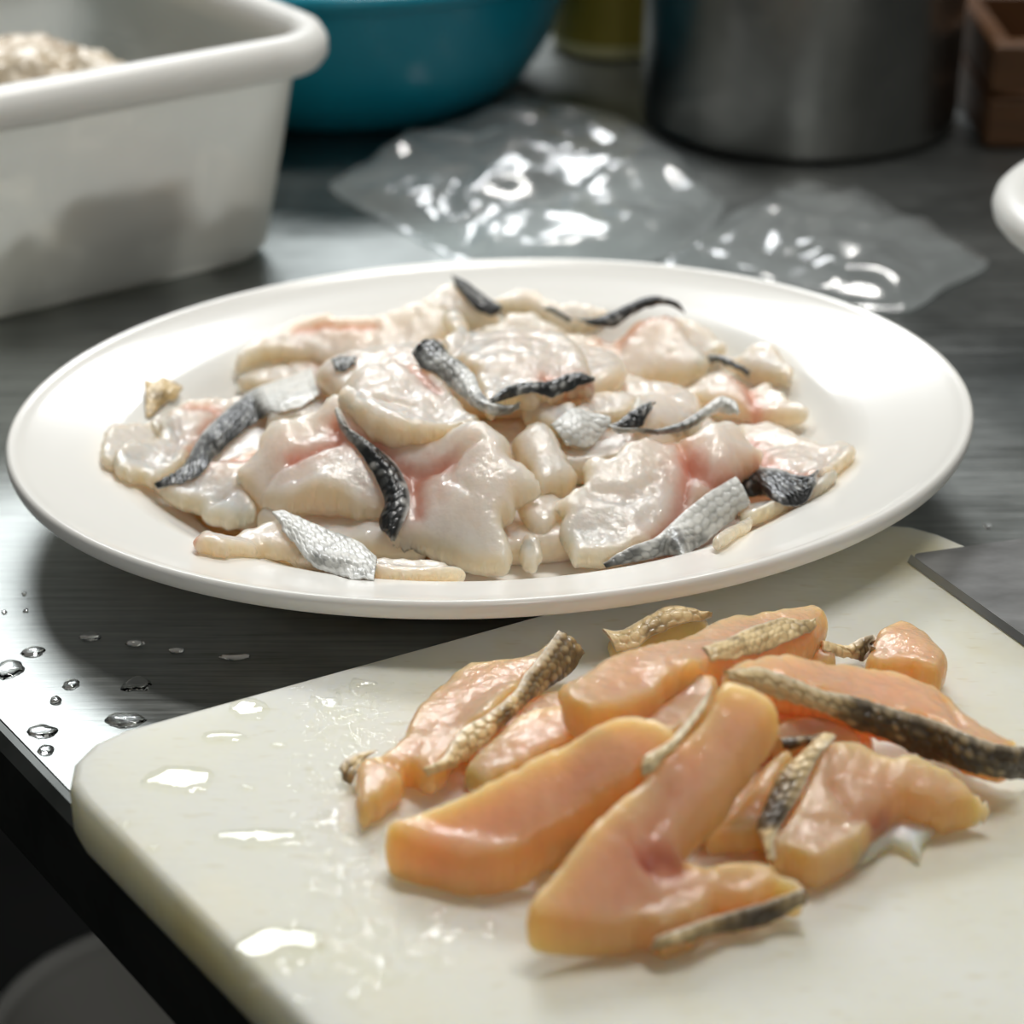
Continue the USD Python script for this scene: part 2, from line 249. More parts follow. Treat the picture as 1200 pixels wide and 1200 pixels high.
zmid = 0.0365 + PTILT * PC[0]
def plate_z(x, y):                                     # the plate's upper face
    d = np.stack([x - PC[0], y - PC[1]], -1) @ ev; r = np.sqrt((d[..., 0] / PA[0])**2 + (d[..., 1] / PA[1])**2)
    return np.where(r < 0.995, np.interp(r, pp[:, 0], pp[:, 1]) + zmid - 0.0318 + PTILT * (x - PC[0]), -1), r
ang = np.linspace(0, 2 * np.pi, 200, endpoint=False)
pl_m = lathe(pall, 200, closed=False)
xy = (pl_m.vertices[:, :2] * PA) @ ev.T + PC
pl_m = trimesh.Trimesh(np.c_[xy, pl_m.vertices[:, 2] + zmid - 0.0318 + PTILT * (xy[:, 0] - PC[0])], pl_m.faces, process=False); pl_m.fix_normals()
print('plate', PC, PA, ev.tolist(), 'min z', pl_m.vertices[:, 2].min())
plate = obj('serving_plate', pl_m, M_PLATE, smooth=60, label='large oval white glazed plate heaped with raw fish slices', cat='plate')

# ------------------------------------------------------------------ height map on which the slices are laid
GX, GY, GS = -0.25, 0.30, 0.001
gx, gy = np.meshgrid(GX + np.arange(560) * GS, GY + np.arange(560) * GS)
HM = np.where(shapely.contains_xy(bpoly, gx.ravel(), gy.ravel()).reshape(gx.shape), BZ, 0.0)
HM = np.maximum(HM, plate_z(gx, gy)[0])
def look(G, x, y): return map_coordinates(G, [(np.atleast_1d(y) - GY) / GS, (np.atleast_1d(x) - GX) / GS], order=1, mode='nearest')
def march(px, G, top=0.12):
    """Where rays through the sketch points first meet the height map."""
    d = ray(px); t0 = (top - CAMZ) / d[:, 2]; t1 = (0.0 - CAMZ) / d[:, 2]; hit = t1.copy(); done = np.zeros(len(d), bool)
    for s in np.linspace(0, 1, 260):
        t = t0 + (t1 - t0) * s; p = CAM + d * t[:, None]; below = (p[:, 2] < look(G, p[:, 0], p[:, 1])) & ~done
        hit[below] = t[below]; done |= below
    return hit

def C(n, *p):
    x0, y0, s = {0: (0, 0, 1), 1: (100, 300, 3), 2: (380, 300, 3.529), 3: (620, 320, 2.857), 4: (380, 690, 2.857), 5: (780, 690, 2.857)}[n]
    return np.array([(x0 + x / s, y0 + y / s) for x, y in p])

def lerp(a, b, t): return a + (b - a) * np.asarray(t)[..., None]
def polydist(p, line): return shapely.distance(sg.LineString(line), shapely.points(p))

PALE = dict(base=(0.77, 0.65, 0.57), edge=(0.80, 0.56, 0.33), blood=(0.58, 0.24, 0.17), warm=(0.80, 0.57, 0.44))
ORANGE = dict(ew=0.0045, base=(0.78, 0.40, 0.25), edge=(0.82, 0.40, 0.14), blood=(0.30, 0.10, 0.06), warm=(0.80, 0.38, 0.25))

def slice_(name, outline, label, T=0.007, pal=PALE, mat=M_WHITE, tilt=(0, 0), lift=0.0, stiff=0.003, blood=(), lobes=(), creases=(), warm=0.25, skins=(), group=None, cat='fish slice', world=None, rnd=None, wav=1.0, seed=None, jag=1.5, tex=1.0, foot=-0.2, sink=0.0012, smax=0.36, dome_=0.0, flat=None, bl_w=0.0026):
    global HM
    seed = len(used) * 13 + 5 if seed is None else seed
    rnd = rnd or T * 0.5
    if world is None:
        o = spline(outline, 2.0); s = np.arange(len(o))
        nrm = np.gradient(o, axis=0)[:, ::-1] * [1, -1]; nrm /= np.linalg.norm(nrm, axis=1, keepdims=True) + 1e-9
        w = meshkit.fbm(np.c_[o / 11.0, np.full(len(o), seed)], 3, seed) - 0.5
        o = o + nrm * (w * 2 * jag * 3)[:, None]
    else: o = None
    Hs = gaussian_filter(HM, 7)
    # rest plane: fitted to what lies beneath, then tilted
    if world is None:
        z = look(HM, *onz([o.mean(0)], 0.03)[0, :2])[0]; plane = np.array([z, 0, 0.0])
        for it in range(8):
            w = onplane(o, plane); pol = sg.Polygon(w[:, :2]).buffer(0)
            pol = max(getattr(pol, 'geoms', [pol]), key=lambda g: g.area)
            k = shapely.contains_xy(pol, gx.ravel(), gy.ravel()).reshape(gx.shape)
            if k.sum() < 10: break
            q = np.nonzero(k.ravel())[0]; q = q[::max(1, len(q) // 700)]; X = np.c_[np.ones(len(q)), gx.ravel()[q], gy.ravel()[q]]; hq = gaussian_filter(HM, 3).ravel()[q]
            lp = linprog(X.mean(0), A_ub=-X, b_ub=-(hq - sink), bounds=[(None, None), (-0.3, 0.3), (-0.1, smax)])
            c = lp.x if lp.success else np.array([np.percentile(hq, 80), 0, 0])
            plane = 0.5 * plane + 0.5 * c
        fitted = pol.area
        cx, cy = gx[k].mean(), gy[k].mean()
        plane = plane + np.array([lift + T / 2 - tilt[0] * cx - tilt[1] * cy, tilt[0], tilt[1]])
        nr2 = np.gradient(gaussian_filter(o, (6, 0), mode='wrap'), axis=0)[:, ::-1] * [1, -1]; nr2 /= np.linalg.norm(nr2, axis=1, keepdims=True) + 1e-9
        if sg.LinearRing(o).is_ccw: nr2 = -nr2
        upw = gaussian_filter(nr2[:, 1], 8, mode='wrap')          # the back of a silhouette is its upper edge, the front its foot
        dz = T * np.interp(np.clip(upw * 1.4, -1, 1), [-1, 0, 1], [foot, 0.15, 0.4])
        for s in skins:                                   # where skin hangs from an edge, the outline is the slice's upper edge
            k = shapely.distance(sg.LineString(s['up']), shapely.points(o)) < 9; dz = np.where(k, T * 0.4, dz)
        dz = gaussian_filter(dz, 5, mode='wrap')
        nn_ = np.array([-plane[1], -plane[2], 1.0]); rr_ = ray(o); w = (CAM + rr_ * ((plane[0] + dz - CAMZ) / (rr_ @ nn_))[:, None])[:, :2]
        pol = sg.Polygon(w).buffer(0); pol = max(getattr(pol, 'geoms', [pol]), key=lambda g: g.area)
        if pol.area < 0.6 * fitted:
            w = onplane(o, plane + np.array([T * 0.35, 0, 0]))[:, :2]; pol = sg.Polygon(w).buffer(0); pol = max(getattr(pol, 'geoms', [pol]), key=lambda g: g.area)
        pol = pol.buffer(-0.0006).buffer(0.0006)
        pol = max(getattr(pol, 'geoms', [pol]), key=lambda g: g.area)
        plane[0] -= T / 2
    else:
        pol, plane = world, None
    p, t, dist = tri_fill(pol, 0.0014, [rnd * f for f in (0.07, 0.25, 0.55, 1.0)])
    h0 = look(HM, p[:, 0], p[:, 1]); hs = look(Hs, p[:, 0], p[:, 1])
    if plane is not None:
        pz = plane[0] + p @ plane[1:]; base = pz + np.clip(hs - pz, -stiff, stiff)
    else: base = hs
    def w2(pts, dz=0): return onplane(pts, plane + np.array([T + dz, 0, 0]))[:, :2] if world is None else np.asarray(pts)
    u = np.clip(dist / rnd, 0, 1); prof = np.sqrt(np.clip(1 - (1 - u)**2, 0, 1)) 
    n1 = meshkit.fbm(np.c_[p * 70, np.full(len(p), seed * 1.7)], 3, seed) - 0.5
    n2 = meshkit.fbm(np.c_[p * 320, np.full(len(p), seed * 0.7)], 3, seed + 3) - 0.5
    Tv = T * (1 + wav * 0.55 * n1) + dome_ * (1 - np.exp(-dist / 0.012))
    for c, rad, amp in lobes:
        cc = w2([c])[0]; cr = rad / FPX * 0.68; d = p - cc; d[:, 1] *= 0.62; Tv = Tv + amp * np.exp(-(d**2).sum(1) / cr**2)
    for line in creases:
        Tv = Tv - 0.0016 * np.exp(-(polydist(p, w2(line)) / 0.0013)**2)
    for line in blood:
        Tv = Tv - 0.0012 * np.exp(-(polydist(p, w2(line)) / 0.002)**2)
    Tv = np.maximum(Tv, T * 0.4)
    half = Tv / 2 * prof; mid = base + Tv / 2
    bot = np.maximum(mid - half, h0 + 0.0002); top = np.maximum(mid + half, bot + 0.0002 + 0.9 * half)
    n4 = meshkit.fbm(np.c_[p[:, 0] * 900 + n1 * 9, p[:, 1] * 260 + n1 * 30, np.full(len(p), seed)], 2, seed + 6) - 0.5
    top = top + (n2 * 0.0008 + n4 * 0.0006) * u**2 * tex
    v, f, src = closed_solid(p, t, top, bot)
    # colour of the flesh itself
    b, e, bd, wm = (np.array(pal[k]) for k in ('base', 'edge', 'blood', 'warm')); ew = pal.get('ew', 0.0045)
    ncol = meshkit.fbm(np.c_[p * 60, np.full(len(p), seed + 0.5)], 3, seed + 9); nf = meshkit.fbm(np.c_[p[:, :1] * 500, p[:, 1:] * 160, np.full(len(p), seed)], 2, seed + 4)
    col = lerp(np.tile(b, (len(p), 1)), wm, np.clip((ncol - 0.45) * 4, 0, 1) * warm)
    col = lerp(col, e, 0.75 * np.clip(1 - dist / ew, 0, 1)**1.3) * (0.95 + 0.1 * nf)[:, None]
    for line in blood:
        d = polydist(p, w2(line)); n3 = meshkit.fbm(np.c_[p * 420, np.zeros(len(p))], 2, seed)
        d = d * (0.6 + 0.8 * n3)
        col = lerp(col, bd, 0.62 * np.exp(-(d / bl_w)**2) + 0.25 * np.exp(-(d / (bl_w * 3))**2))
    col = np.clip(col, 0.01, 0.95)[src]
    th = thing(name, label, cat, group, at=(v[:, 0].mean(), v[:, 1].mean(), v[:, 2].min()))
    obj('flesh', (v, f), mat, th, tint=col)
    # the slice becomes part of what later ones lie on
    x0, y0, x1, y1 = pol.bounds
    i0, i1, j0, j1 = int((y0 - GY) / GS), int((y1 - GY) / GS) + 2, int((x0 - GX) / GS), int((x1 - GX) / GS) + 2
    i0, j0 = max(i0, 0), max(j0, 0); i1, j1 = min(i1, 560), min(j1, 560)
    if i1 > i0 and j1 > j0:
        from scipy.interpolate import LinearNDInterpolator
        S = LinearNDInterpolator(p, top)(gx[i0:i1, j0:j1], gy[i0:i1, j0:j1]); K = shapely.contains_xy(pol, gx[i0:i1, j0:j1].ravel(), gy[i0:i1, j0:j1].ravel()).reshape(S.shape) & ~np.isnan(S)
        sub = HM[i0:i1, j0:j1]; sub[K] = np.maximum(sub[K], S[K])
    for s in skins: strip(th, plane + np.array([T * 0.62, 0, 0]), seed=seed, **s)
    return th

SKINCOL = {'silver': ((0.78, 0.78, 0.74), (0.20, 0.20, 0.175), (0.011, 0.012, 0.012)), 'gold': ((0.80, 0.62, 0.34), (0.50, 0.33, 0.12), (0.055, 0.036, 0.018))}
def strip(th, plane, up, lo, dark=((0, 1), (1, 1)), pal='silver', face=40, bulge=0.0012, near=0.0012, seed=1, size=0.0033, label=None, white=0.16, th_=0.0012, name='skin', gap=0.0):
    """A band of scaly skin between two edges; dark is (position along, darkness) pairs."""
    a, b = spline(up, 2, False), spline(lo, 2, False)
    ln = max(np.linalg.norm(np.diff(a, axis=0), axis=1).sum(), np.linalg.norm(np.diff(b, axis=0), axis=1).sum())
    n = int(ln / 1.5) + 4; m = int(np.clip(np.linalg.norm(resample(a, n) - resample(b, n), axis=1).max() / 1.6, 7, 30))
    a, b = resample(a, n), resample(b, n)
    jn = meshkit.fbm(np.c_[np.arange(n) / 7.0, np.zeros(n), np.full(n, seed)], 3, seed) - 0.5; b = b + np.c_[np.zeros(n), jn * 5]; a = a + np.c_[np.zeros(n), (jn[::-1]) * 2]
    P1 = onplane(a, plane); e = math.radians(face)
    view = P1 - CAM; view[:, 2] = 0; view /= np.linalg.norm(view, axis=1, keepdims=True)
    nr = -view * math.cos(e) + np.array([0, 0, 1]) * math.sin(e)
    db = ray(b); t = ((P1 - CAM) * nr).sum(1) / (db * nr).sum(1); t1 = np.linalg.norm(P1 - CAM, axis=1) / np.linalg.norm(ray(a), axis=1)
    t = np.clip(t, t1 - 0.02, t1 + 0.02)
    # the visible band never lies behind what is already there
    t1 = np.minimum(t1, march(a, HM) - 0.0004) - near; t = np.minimum(t, march(b, HM) - 0.0004) - near
    t1, t = (gaussian_filter(minimum_filter(q, 9, mode='nearest'), 5, mode='nearest') for q in (t1, t))
    Pa, Pb = CAM + ray(a) * t1[:, None], CAM + db * t[:, None]
    vv = np.linspace(0, 1, m); S = Pa[:, None] * (1 - vv)[None, :, None] + Pb[:, None] * vv[None, :, None]
    du = np.gradient(S, axis=0); dv = np.gradient(S, axis=1); N = np.cross(dv, du); N /= np.linalg.norm(N, axis=-1, keepdims=True) + 1e-12
    flip = np.sign((N * (CAM - S)).sum(-1).mean()); N *= flip if flip != 0 else 1
    N = gaussian_filter(N, (4, 1, 0)); N /= np.linalg.norm(N, axis=-1, keepdims=True) + 1e-12
    S = S + N * (bulge * np.sin(np.pi * vv))[None, :, None]
    f_ = (S - CAM) @ np.array([0, math.cos(PITCH), -math.sin(PITCH)]); R_ = (S - CAM) / f_[..., None]
    px_ = np.stack([600 + FPX * R_[..., 0], 600 - FPX * (R_ @ np.array([0, math.sin(PITCH), math.cos(PITCH)]))], -1).reshape(-1, 2)
    tm_ = march(px_, HM).reshape(n, m) - 0.0012; over = gaussian_filter(np.maximum(0, f_ - gaussian_filter(minimum_filter(tm_, 5, mode='nearest'), 1.5, mode='nearest')), (3, 1), mode='nearest')
    S = CAM + R_ * (f_ - over)[..., None]
    # overlapping scales in a staggered lattice
    su = np.r_[0, np.cumsum(np.linalg.norm(np.diff(S[:, m // 2], axis=0), axis=1))]; wid = np.linalg.norm(S[:, -1] - S[:, 0], axis=1)
    uu = su[:, None] / size + 0 * vv[None]; ww = vv[None] * gaussian_filter(wid, 6)[:, None] / (size * 0.8)
    wob = meshkit.fbm(np.stack([uu * 0.6, ww * 0.6, uu * 0 + seed], -1), 2, seed) - 0.5; uu = uu + wob * 0.7; ww = ww + wob[::-1] * 0.5
    best = np.full(uu.shape, 9.0); cell = np.zeros(uu.shape); hgt = np.zeros(uu.shape)
    for dr in (-1, 0, 1):
        row = np.floor(ww) + dr; off = (row % 2) * 0.5
        for dc in (-1, 0, 1):
            cu = np.floor(uu - off) + dc + 0.5 + off; d = np.hypot(uu - cu, (ww - row - 0.5) * 1.05)
            k = d < best; best = np.where(k, d, best); cell = np.where(k, np.sin(cu * 12.9898 + row * 78.233 + seed) * 43758.5453 % 1, cell); hgt = np.where(k, 0.5 + (uu - cu) * 0.6, hgt)
    border = np.clip((best - 0.36) / 0.2, 0, 1)
    env = np.minimum(1, np.minimum(vv, 1 - vv) / 0.12)[None]
    S = S + N * ((hgt * 0.0005 - border * 0.0003 + 0.0004 * wob) * env)[..., None]
    lig, midc, drk = (np.array(c) for c in SKINCOL[pal])
    U01 = np.linspace(0, 1, n); D = np.interp(U01, *zip(*dark))[:, None] + 0 * vv[None]
    blotch = meshkit.fbm(np.stack([S[..., 0] * 160, S[..., 1] * 160, S[..., 2] * 160], -1), 3, seed + 2)
    D = np.clip(D + (blotch - 0.5) * 1.3 * (D > 0.1) * (D < 0.95) + (blotch - 0.5) * 0.5 * (D >= 0.95), 0, 1)
    inner = lerp(lerp(np.broadcast_to(lig, (n, m, 3)), midc, np.clip(D * 1.2, 0, 1)), drk, np.clip(D * 1.3 - 0.25, 0, 1))
    pale = np.clip((cell - 0.62) * 4, 0, 1) * np.clip(1.2 - best * 2.2, 0, 1) * np.clip(D * 2 - 0.4, 0, 1); inner = lerp(inner, lig * 0.55, pale * 0.85)
    col = lerp(inner, drk * 1.2 + 0.25 * (1 - D)[..., None] * lig, border * np.clip(0.25 + D, 0, 0.9))
    edge = np.clip(1 - vv / white, 0, 1)[None] if white else 0 * vv[None]
    col = lerp(col, np.array((0.72, 0.71, 0.68)) if pal == 'silver' else np.array((0.82, 0.70, 0.52)), edge * (0.85 - 0.45 * D * (blotch > 0.5)))
    back = S - N * (th_ * (0.35 + 0.65 * env[..., None]))
    v = np.vstack([S.reshape(-1, 3), back.reshape(-1, 3)]); g = np.arange(n * m).reshape(n, m); B = n * m
    qd = np.stack([g[:-1, :-1], g[1:, :-1], g[1:, 1:], g[:-1, 1:]], -1).reshape(-1, 4)
    ring = np.r_[g[:-1, 0], g[-1, :-1], g[:0:-1, -1], g[0, :0:-1]]; r2 = np.roll(ring, -1)
    sides = np.stack([r2, ring, ring + B, r2 + B], -1)
    Q = np.vstack([qd, (qd + B)[:, ::-1], sides]); F = np.vstack([Q[:, [0, 1, 2]], Q[:, [0, 2, 3]]])
    tm = trimesh.Trimesh(v, F, process=False); 
    if ((tm.face_normals[:len(qd)] * (CAM - S.reshape(-1, 3)[qd[:, 0]])).sum(1)).mean() < 0: F = F[:, ::-1]
    cc = np.clip(np.vstack([col.reshape(-1, 3), col.reshape(-1, 3) * 0 + [0.6, 0.55, 0.5]]), 0.005, 0.95)
    obj(name, (v, F), M_SKIN, th, tint=cc, label=label)

#PIECES#
# ------------------------------------------------------------------ slices buried in the plate's heap
def oval(cx, cy, a, b, rot=0.0, seed=0):
    t = np.linspace(0, 2 * np.pi, 90, endpoint=False); r = 1 + 0.25 * (meshkit.fbm(np.c_[np.cos(t) * 1.6, np.sin(t) * 1.6, np.full(90, seed)], 2, seed) - 0.5)
    x, y = a * r * np.cos(t), b * r * np.sin(t); return sg.Polygon(np.c_[cx + x * math.cos(rot) - y * math.sin(rot), cy + x * math.sin(rot) + y * math.cos(rot)])
def buried(cx, cy, a, b, cuts, seed, **kw):
    o = oval(cx, cy, a, b, 0, seed); lines = []
    for ang_, off in cuts:
        d = np.array([math.cos(ang_), math.sin(ang_)]); c = np.array([cx, cy]) + off * np.array([-d[1], d[0]])
        lines.append(sg.LineString([c - d, c + d]).buffer(0.0006))
    g = o.difference(shapely.union_all(lines))
    for k, q in enumerate(sorted(getattr(g, 'geoms', [g]), key=lambda g: g.centroid.x)):
        q = q.buffer(-0.003).buffer(0.003)
        if q.area > 3e-4: slice_(world=q, outline=None, seed=seed * 7 + k, **kw)
BUR = dict(name='fish_slice', T=0.0108, label='pale fish slice buried inside the heap on the white plate, glimpsed between upper slices', group='slices buried inside the plate heap', wav=0.6)
PX, PY = PC
buried(PX - 0.005, PY - 0.012, 0.090, 0.062, ((0.5, 0.0), (1.9, 0.03), (1.7, -0.035)), 11, **BUR)
buried(PX - 0.005, PY + 0.006, 0.072, 0.048, ((0.2, 0.005), (1.5, 0.0)), 12, **BUR)
buried(PX - 0.005, PY + 0.018, 0.052, 0.034, ((1.2, 0.005),), 13, **BUR)

# ------------------------------------------------------------------ slices on the plate, lowest first
def P(*a, **k): return slice_('fish_slice', *a, **k)
P(C(1, (55, 650), (90, 590), (160, 575), (250, 560), (330, 540), (330, 620), (250, 690), (170, 740), (110, 765), (65, 745)), 'small yellowish fish slice at the far left of the plate heap, behind dark skinned slice', T=0.0055, warm=0.1)
P(C(1, (235, 560), (300, 500), (360, 480), (420, 520), (380, 600), (300, 640), (240, 620)), 'mostly hidden fish slice at upper left of the heap with curled yellowish skin scrap', T=0.0055,
  skins=[dict(up=C(1, (207, 432), (240, 445), (275, 425), (345, 462)), lo=C(1, (212, 570), (235, 565), (262, 530), (322, 500)), dark=((0, .3), (1, .1)), pal='gold', face=30, white=0)])
P(C(1, (230, 830), (290, 790), (380, 735), (470, 690), (620, 640), (700, 600), (700, 680), (600, 760), (560, 790), (590, 850), (598, 905), (560, 925), (500, 942), (420, 930), (405, 905), (335, 905), (270, 880)), 'whitish rumpled fish slice tucked under the dark skinned slice at left of the plate', T=0.0073, warm=0.6, creases=[C(1, (410, 900), (430, 860), (520, 800))], blood=[C(1, (470, 700), (560, 690), (640, 650))])
P(C(3, (640, 270), (690, 255), (750, 230), (820, 235), (855, 280), (885, 320), (870, 370), (800, 360), (700, 330)), 'pale yellow fish slice at the right back edge of the heap', T=0.0064, warm=0.0)
P(C(2, (680, 200), (740, 160), (800, 142), (880, 150), (950, 185), (1050, 180), (1110, 190), (1170, 235), (1120, 290), (1000, 300), (900, 260), (750, 230)), 'flat pale fish slice along the back top of the plate heap', T=0.0055, warm=0.1)
P(C(3, (480, 150), (530, 145), (600, 170), (640, 215), (655, 260), (620, 300), (560, 320), (500, 260)), 'rounded cream fish slice end poking out right of the top red edged slice', T=0.0073, warm=0.1)
P(C(2, (390, 215), (420, 160), (480, 110), (530, 78), (580, 120), (640, 170), (720, 215), (680, 260), (600, 250), (520, 235), (450, 240)), 'small fish slice at the very top back of the heap with slanting black skin', T=0.0064, warm=0.1, tilt=(0, 0.25), lift=0.002,
  skins=[dict(up=C(2, (525, 75), (580, 100), (640, 140), (690, 180), (738, 208)), lo=C(2, (545, 130), (585, 175), (635, 222), (690, 248), (728, 225)), dark=((0, .8), (1, 1)), face=45)])
P(C(2, (600, 260), (660, 255), (700, 240), (760, 205), (860, 195), (940, 235), (1010, 275), (960, 310), (880, 320), (760, 310), (650, 300)), 'smooth cream fish slice near the heap top, in front of the flat pale back slice', T=0.0073, warm=0.1,
  skins=[dict(up=C(2, (905, 215), (940, 208), (980, 232), (1025, 262)), lo=C(2, (915, 228), (945, 232), (975, 252), (1010, 272)), dark=((0, .7), (1, .9)), face=50)])
P(C(1, (530, 440), (560, 410), (620, 390), (700, 370), (800, 350), (900, 350), (960, 370), (960, 410), (900, 450), (840, 480), (780, 470), (680, 480), (580, 480)), 'pinkish fish slice in the hollow under the long arched slice, with dark skin patch', T=0.0064, warm=0.8, blood=[C(1, (830, 360), (880, 350), (930, 360))],
  skins=[dict(up=C(1, (865, 362), (905, 352), (955, 362)), lo=C(1, (880, 405), (915, 400), (948, 380)), dark=((0, .9), (1, .9)), face=40, white=0)])
P(C(1, (520, 425), (545, 370), (590, 315), (650, 265), (710, 232), (800, 200), (850, 197), (910, 222), (1000, 210), (1090, 188), (1180, 165), (1230, 175), (1290, 200), (1290, 240), (1230, 290), (1130, 345), (1050, 362), (960, 360), (880, 345), (800, 318), (700, 315), (620, 345), (560, 400)), 'long arched fish slice with pink top edge along the left back of the heap', T=0.0073, warm=0.25, tilt=(0, 0.2), lift=0.003, blood=[C(1, (740, 225), (840, 205), (930, 222), (1010, 212))], bl_w=0.0016)
P(C(2, (800, 1045), (850, 1000), (920, 970), (1000, 985), (1020, 1020), (975, 1090), (935, 1140), (860, 1140), (820, 1100)), 'small frilly fish slice low in the middle front gap of the heap', T=0.0064, warm=0.5)
P(C(2, (800, 1190), (835, 1130), (890, 1130), (900, 1200), (870, 1260), (820, 1250)), 'tiny pale fish scrap standing in the front gap of the plate heap', T=0.0046, warm=0.4)
P(C(2, (775, 780), (800, 730), (840, 697), (890, 690), (950, 725), (1000, 800), (1040, 880), (1010, 950), (930, 980), (890, 990), (850, 930), (790, 850)), 'glistening rounded fish slice in the middle of the heap, right of the butterflied slice', T=0.0082, warm=0.25, lobes=[(C(2, (900, 800))[0], 35, 0.003)])
P(C(3, (100, 440), (150, 410), (230, 370), (330, 385), (365, 420), (365, 470), (310, 510), (200, 500), (120, 480)), 'pinkish translucent fish slice below the top right slice and behind the silver skin flake', T=0.0064, warm=0.7)
P(C(3, (350, 400), (420, 385), (480, 395), (550, 440), (580, 480), (560, 520), (480, 530), (400, 530), (340, 490)), 'yellowish fish slice behind the dark skin loop at right centre of the heap', T=0.0064, warm=0.1)
P(C(3, (470, 390), (520, 360), (575, 325), (620, 300), (690, 315), (745, 350), (790, 335), (850, 370), (900, 430), (938, 475), (930, 510), (880, 520), (780, 500), (680, 480), (600, 470), (520, 430)), 'lavender tinted fish slice with a red seam at the right side of the heap', T=0.0073, warm=0.35, blood=[C(3, (690, 315), (735, 370), (765, 450), (775, 490))], lobes=[(C(3, (660, 400))[0], 30, 0.003)],
  skins=[dict(up=C(3, (600, 272), (650, 276), (700, 302), (742, 328)), lo=C(3, (606, 302), (650, 302), (700, 326), (736, 348)), dark=((0, .9), (1, .8)), face=40)])
P(C(2, (815, 610), (840, 575), (870, 558), (920, 572), (1000, 590), (1060, 625), (1090, 700), (1080, 790), (1010, 800), (950, 740), (880, 680), (830, 650)), 'small bluish white fish slice under a silver white skin flake at the heap centre', T=0.0064, warm=0.15,
  skins=[dict(up=C(3, (72, 505), (110, 478), (150, 450), (200, 463), (270, 480)), lo=C(3, (125, 575), (150, 578), (200, 582), (235, 555), (275, 508)), dark=((0, 0), (1, .05)), face=50, white=0, label='crinkled silver white skin flake'),
         dict(up=C(3, (262, 512), (300, 495), (335, 465), (385, 437), (425, 433)), lo=C(3, (290, 528), (330, 528), (375, 515), (392, 480), (410, 450)), dark=((0, .6), (.6, 1), (1, .3)), face=35, near=0.003, label='dark curled skin loop')])
P(C(3, (620, 890), (680, 830), (735, 785), (748, 840), (735, 880), (690, 905), (640, 925)), 'small pinkish fish slice under the white scaled strip at lower right', T=0.0055, warm=0.9)
P(C(3, (700, 760), (780, 735), (880, 720), (960, 690), (1020, 660), (1030, 690), (970, 745), (880, 785), (780, 820), (720, 835)), 'orange tinged fish slice in the right plate well under the black scaled slice', T=0.0055, warm=1.0)
P(C(3, (690, 480), (740, 470), (800, 467), (850, 480), (910, 500), (1000, 540), (1040, 525), (1075, 545), (1097, 580), (1080, 620), (1020, 690), (975, 735), (960, 690), (880, 690), (800, 670), (720, 680), (700, 600)), 'pale fish slice with red edge and black scaled skin at far right of heap', T=0.0073, warm=0.2, tilt=(0, 0.1), blood=[C(3, (745, 540), (790, 610), (840, 650), (940, 668))], creases=[C(3, (960, 680), (990, 610), (1030, 560))],
  skins=[dict(up=C(3, (690, 672), (740, 655), (820, 652), (880, 672), (930, 680), (972, 660)), lo=C(3, (735, 748), (790, 748), (840, 772), (890, 780), (925, 770), (960, 700)), dark=((0, 1), (.85, 1), (1, .6)), face=15, label='black scaled skin band')])
P(C(3, (85, 775), (130, 740), (178, 695), (182, 650), (178, 610), (220, 588), (275, 602), (310, 560), (350, 540), (420, 528), (500, 530), (545, 515), (600, 490), (680, 478), (735, 525), (778, 590), (768, 640), (720, 668), (690, 685), (590, 750), (500, 830), (420, 895), (330, 935), (240, 975), (150, 997), (128, 950), (105, 880), (112, 820)), 'largest fish slice at front right, two plump lobes with red seam and white scaled skin', T=0.0082, warm=0.15, tilt=(0, 0.12), stiff=0.002,
  blood=[C(3, (430, 535), (505, 550), (530, 640), (520, 740), (480, 830), (430, 880)), C(3, (540, 620), (600, 690), (660, 700), (740, 655), (775, 610))], creases=[C(3, (540, 640), (590, 690), (650, 700)), C(3, (515, 560), (545, 650), (500, 790)), C(3, (200, 720), (330, 740), (420, 690)), C(3, (210, 745), (320, 765), (410, 730))],
  lobes=[(C(3, (350, 680))[0], 55, 0.003), (C(3, (630, 590))[0], 32, 0.005)],
  skins=[dict(up=C(3, (262, 508), (340, 522), (440, 520), (530, 488), (585, 450), (640, 412), (690, 428), (706, 468)), lo=C(3, (300, 538), (370, 532), (460, 538), (540, 522), (590, 492), (640, 468), (680, 472), (700, 478)), dark=((0, .3), (.35, .5), (.6, .45), (.75, .05), (1, 0)), face=35, label='pale grey skin edge along the top'),
         dict(up=C(3, (248, 972), (330, 922), (420, 888), (500, 815), (590, 742), (692, 680)), lo=C(3, (258, 987), (350, 968), (440, 948), (545, 932), (640, 862), (742, 768)), dark=((0, .85), (.3, .4), (.6, .18), (1, 0)), face=20, label='grey to white scaled skin band')])
P(C(2, (490, 345), (505, 310), (520, 285), (495, 235), (490, 200), (528, 175), (580, 205), (612, 265), (680, 290), (760, 285), (850, 288), (920, 310), (1010, 330), (1080, 400), (1120, 480), (1080, 500), (1000, 500), (950, 520), (850, 540), (760, 540), (690, 590), (650, 575), (610, 490), (560, 440), (510, 400)), 'broad fish slice at the centre of the heap edged below by a wavy black skin', T=0.0073, warm=0.25, blood=[C(2, (920, 470), (980, 480), (1050, 470), (1100, 480))], creases=[C(2, (530, 370), (590, 300), (600, 240))],
  skins=[dict(up=C(2, (685, 592), (740, 545), (790, 528), (850, 528), (940, 513), (1000, 488), (1060, 480), (1118, 505)), lo=C(2, (695, 604), (760, 590), (830, 562), (880, 562), (940, 588), (1000, 562), (1060, 532), (1118, 517)), dark=((0, 1), (.4, .9), (1, 1)), face=35)])
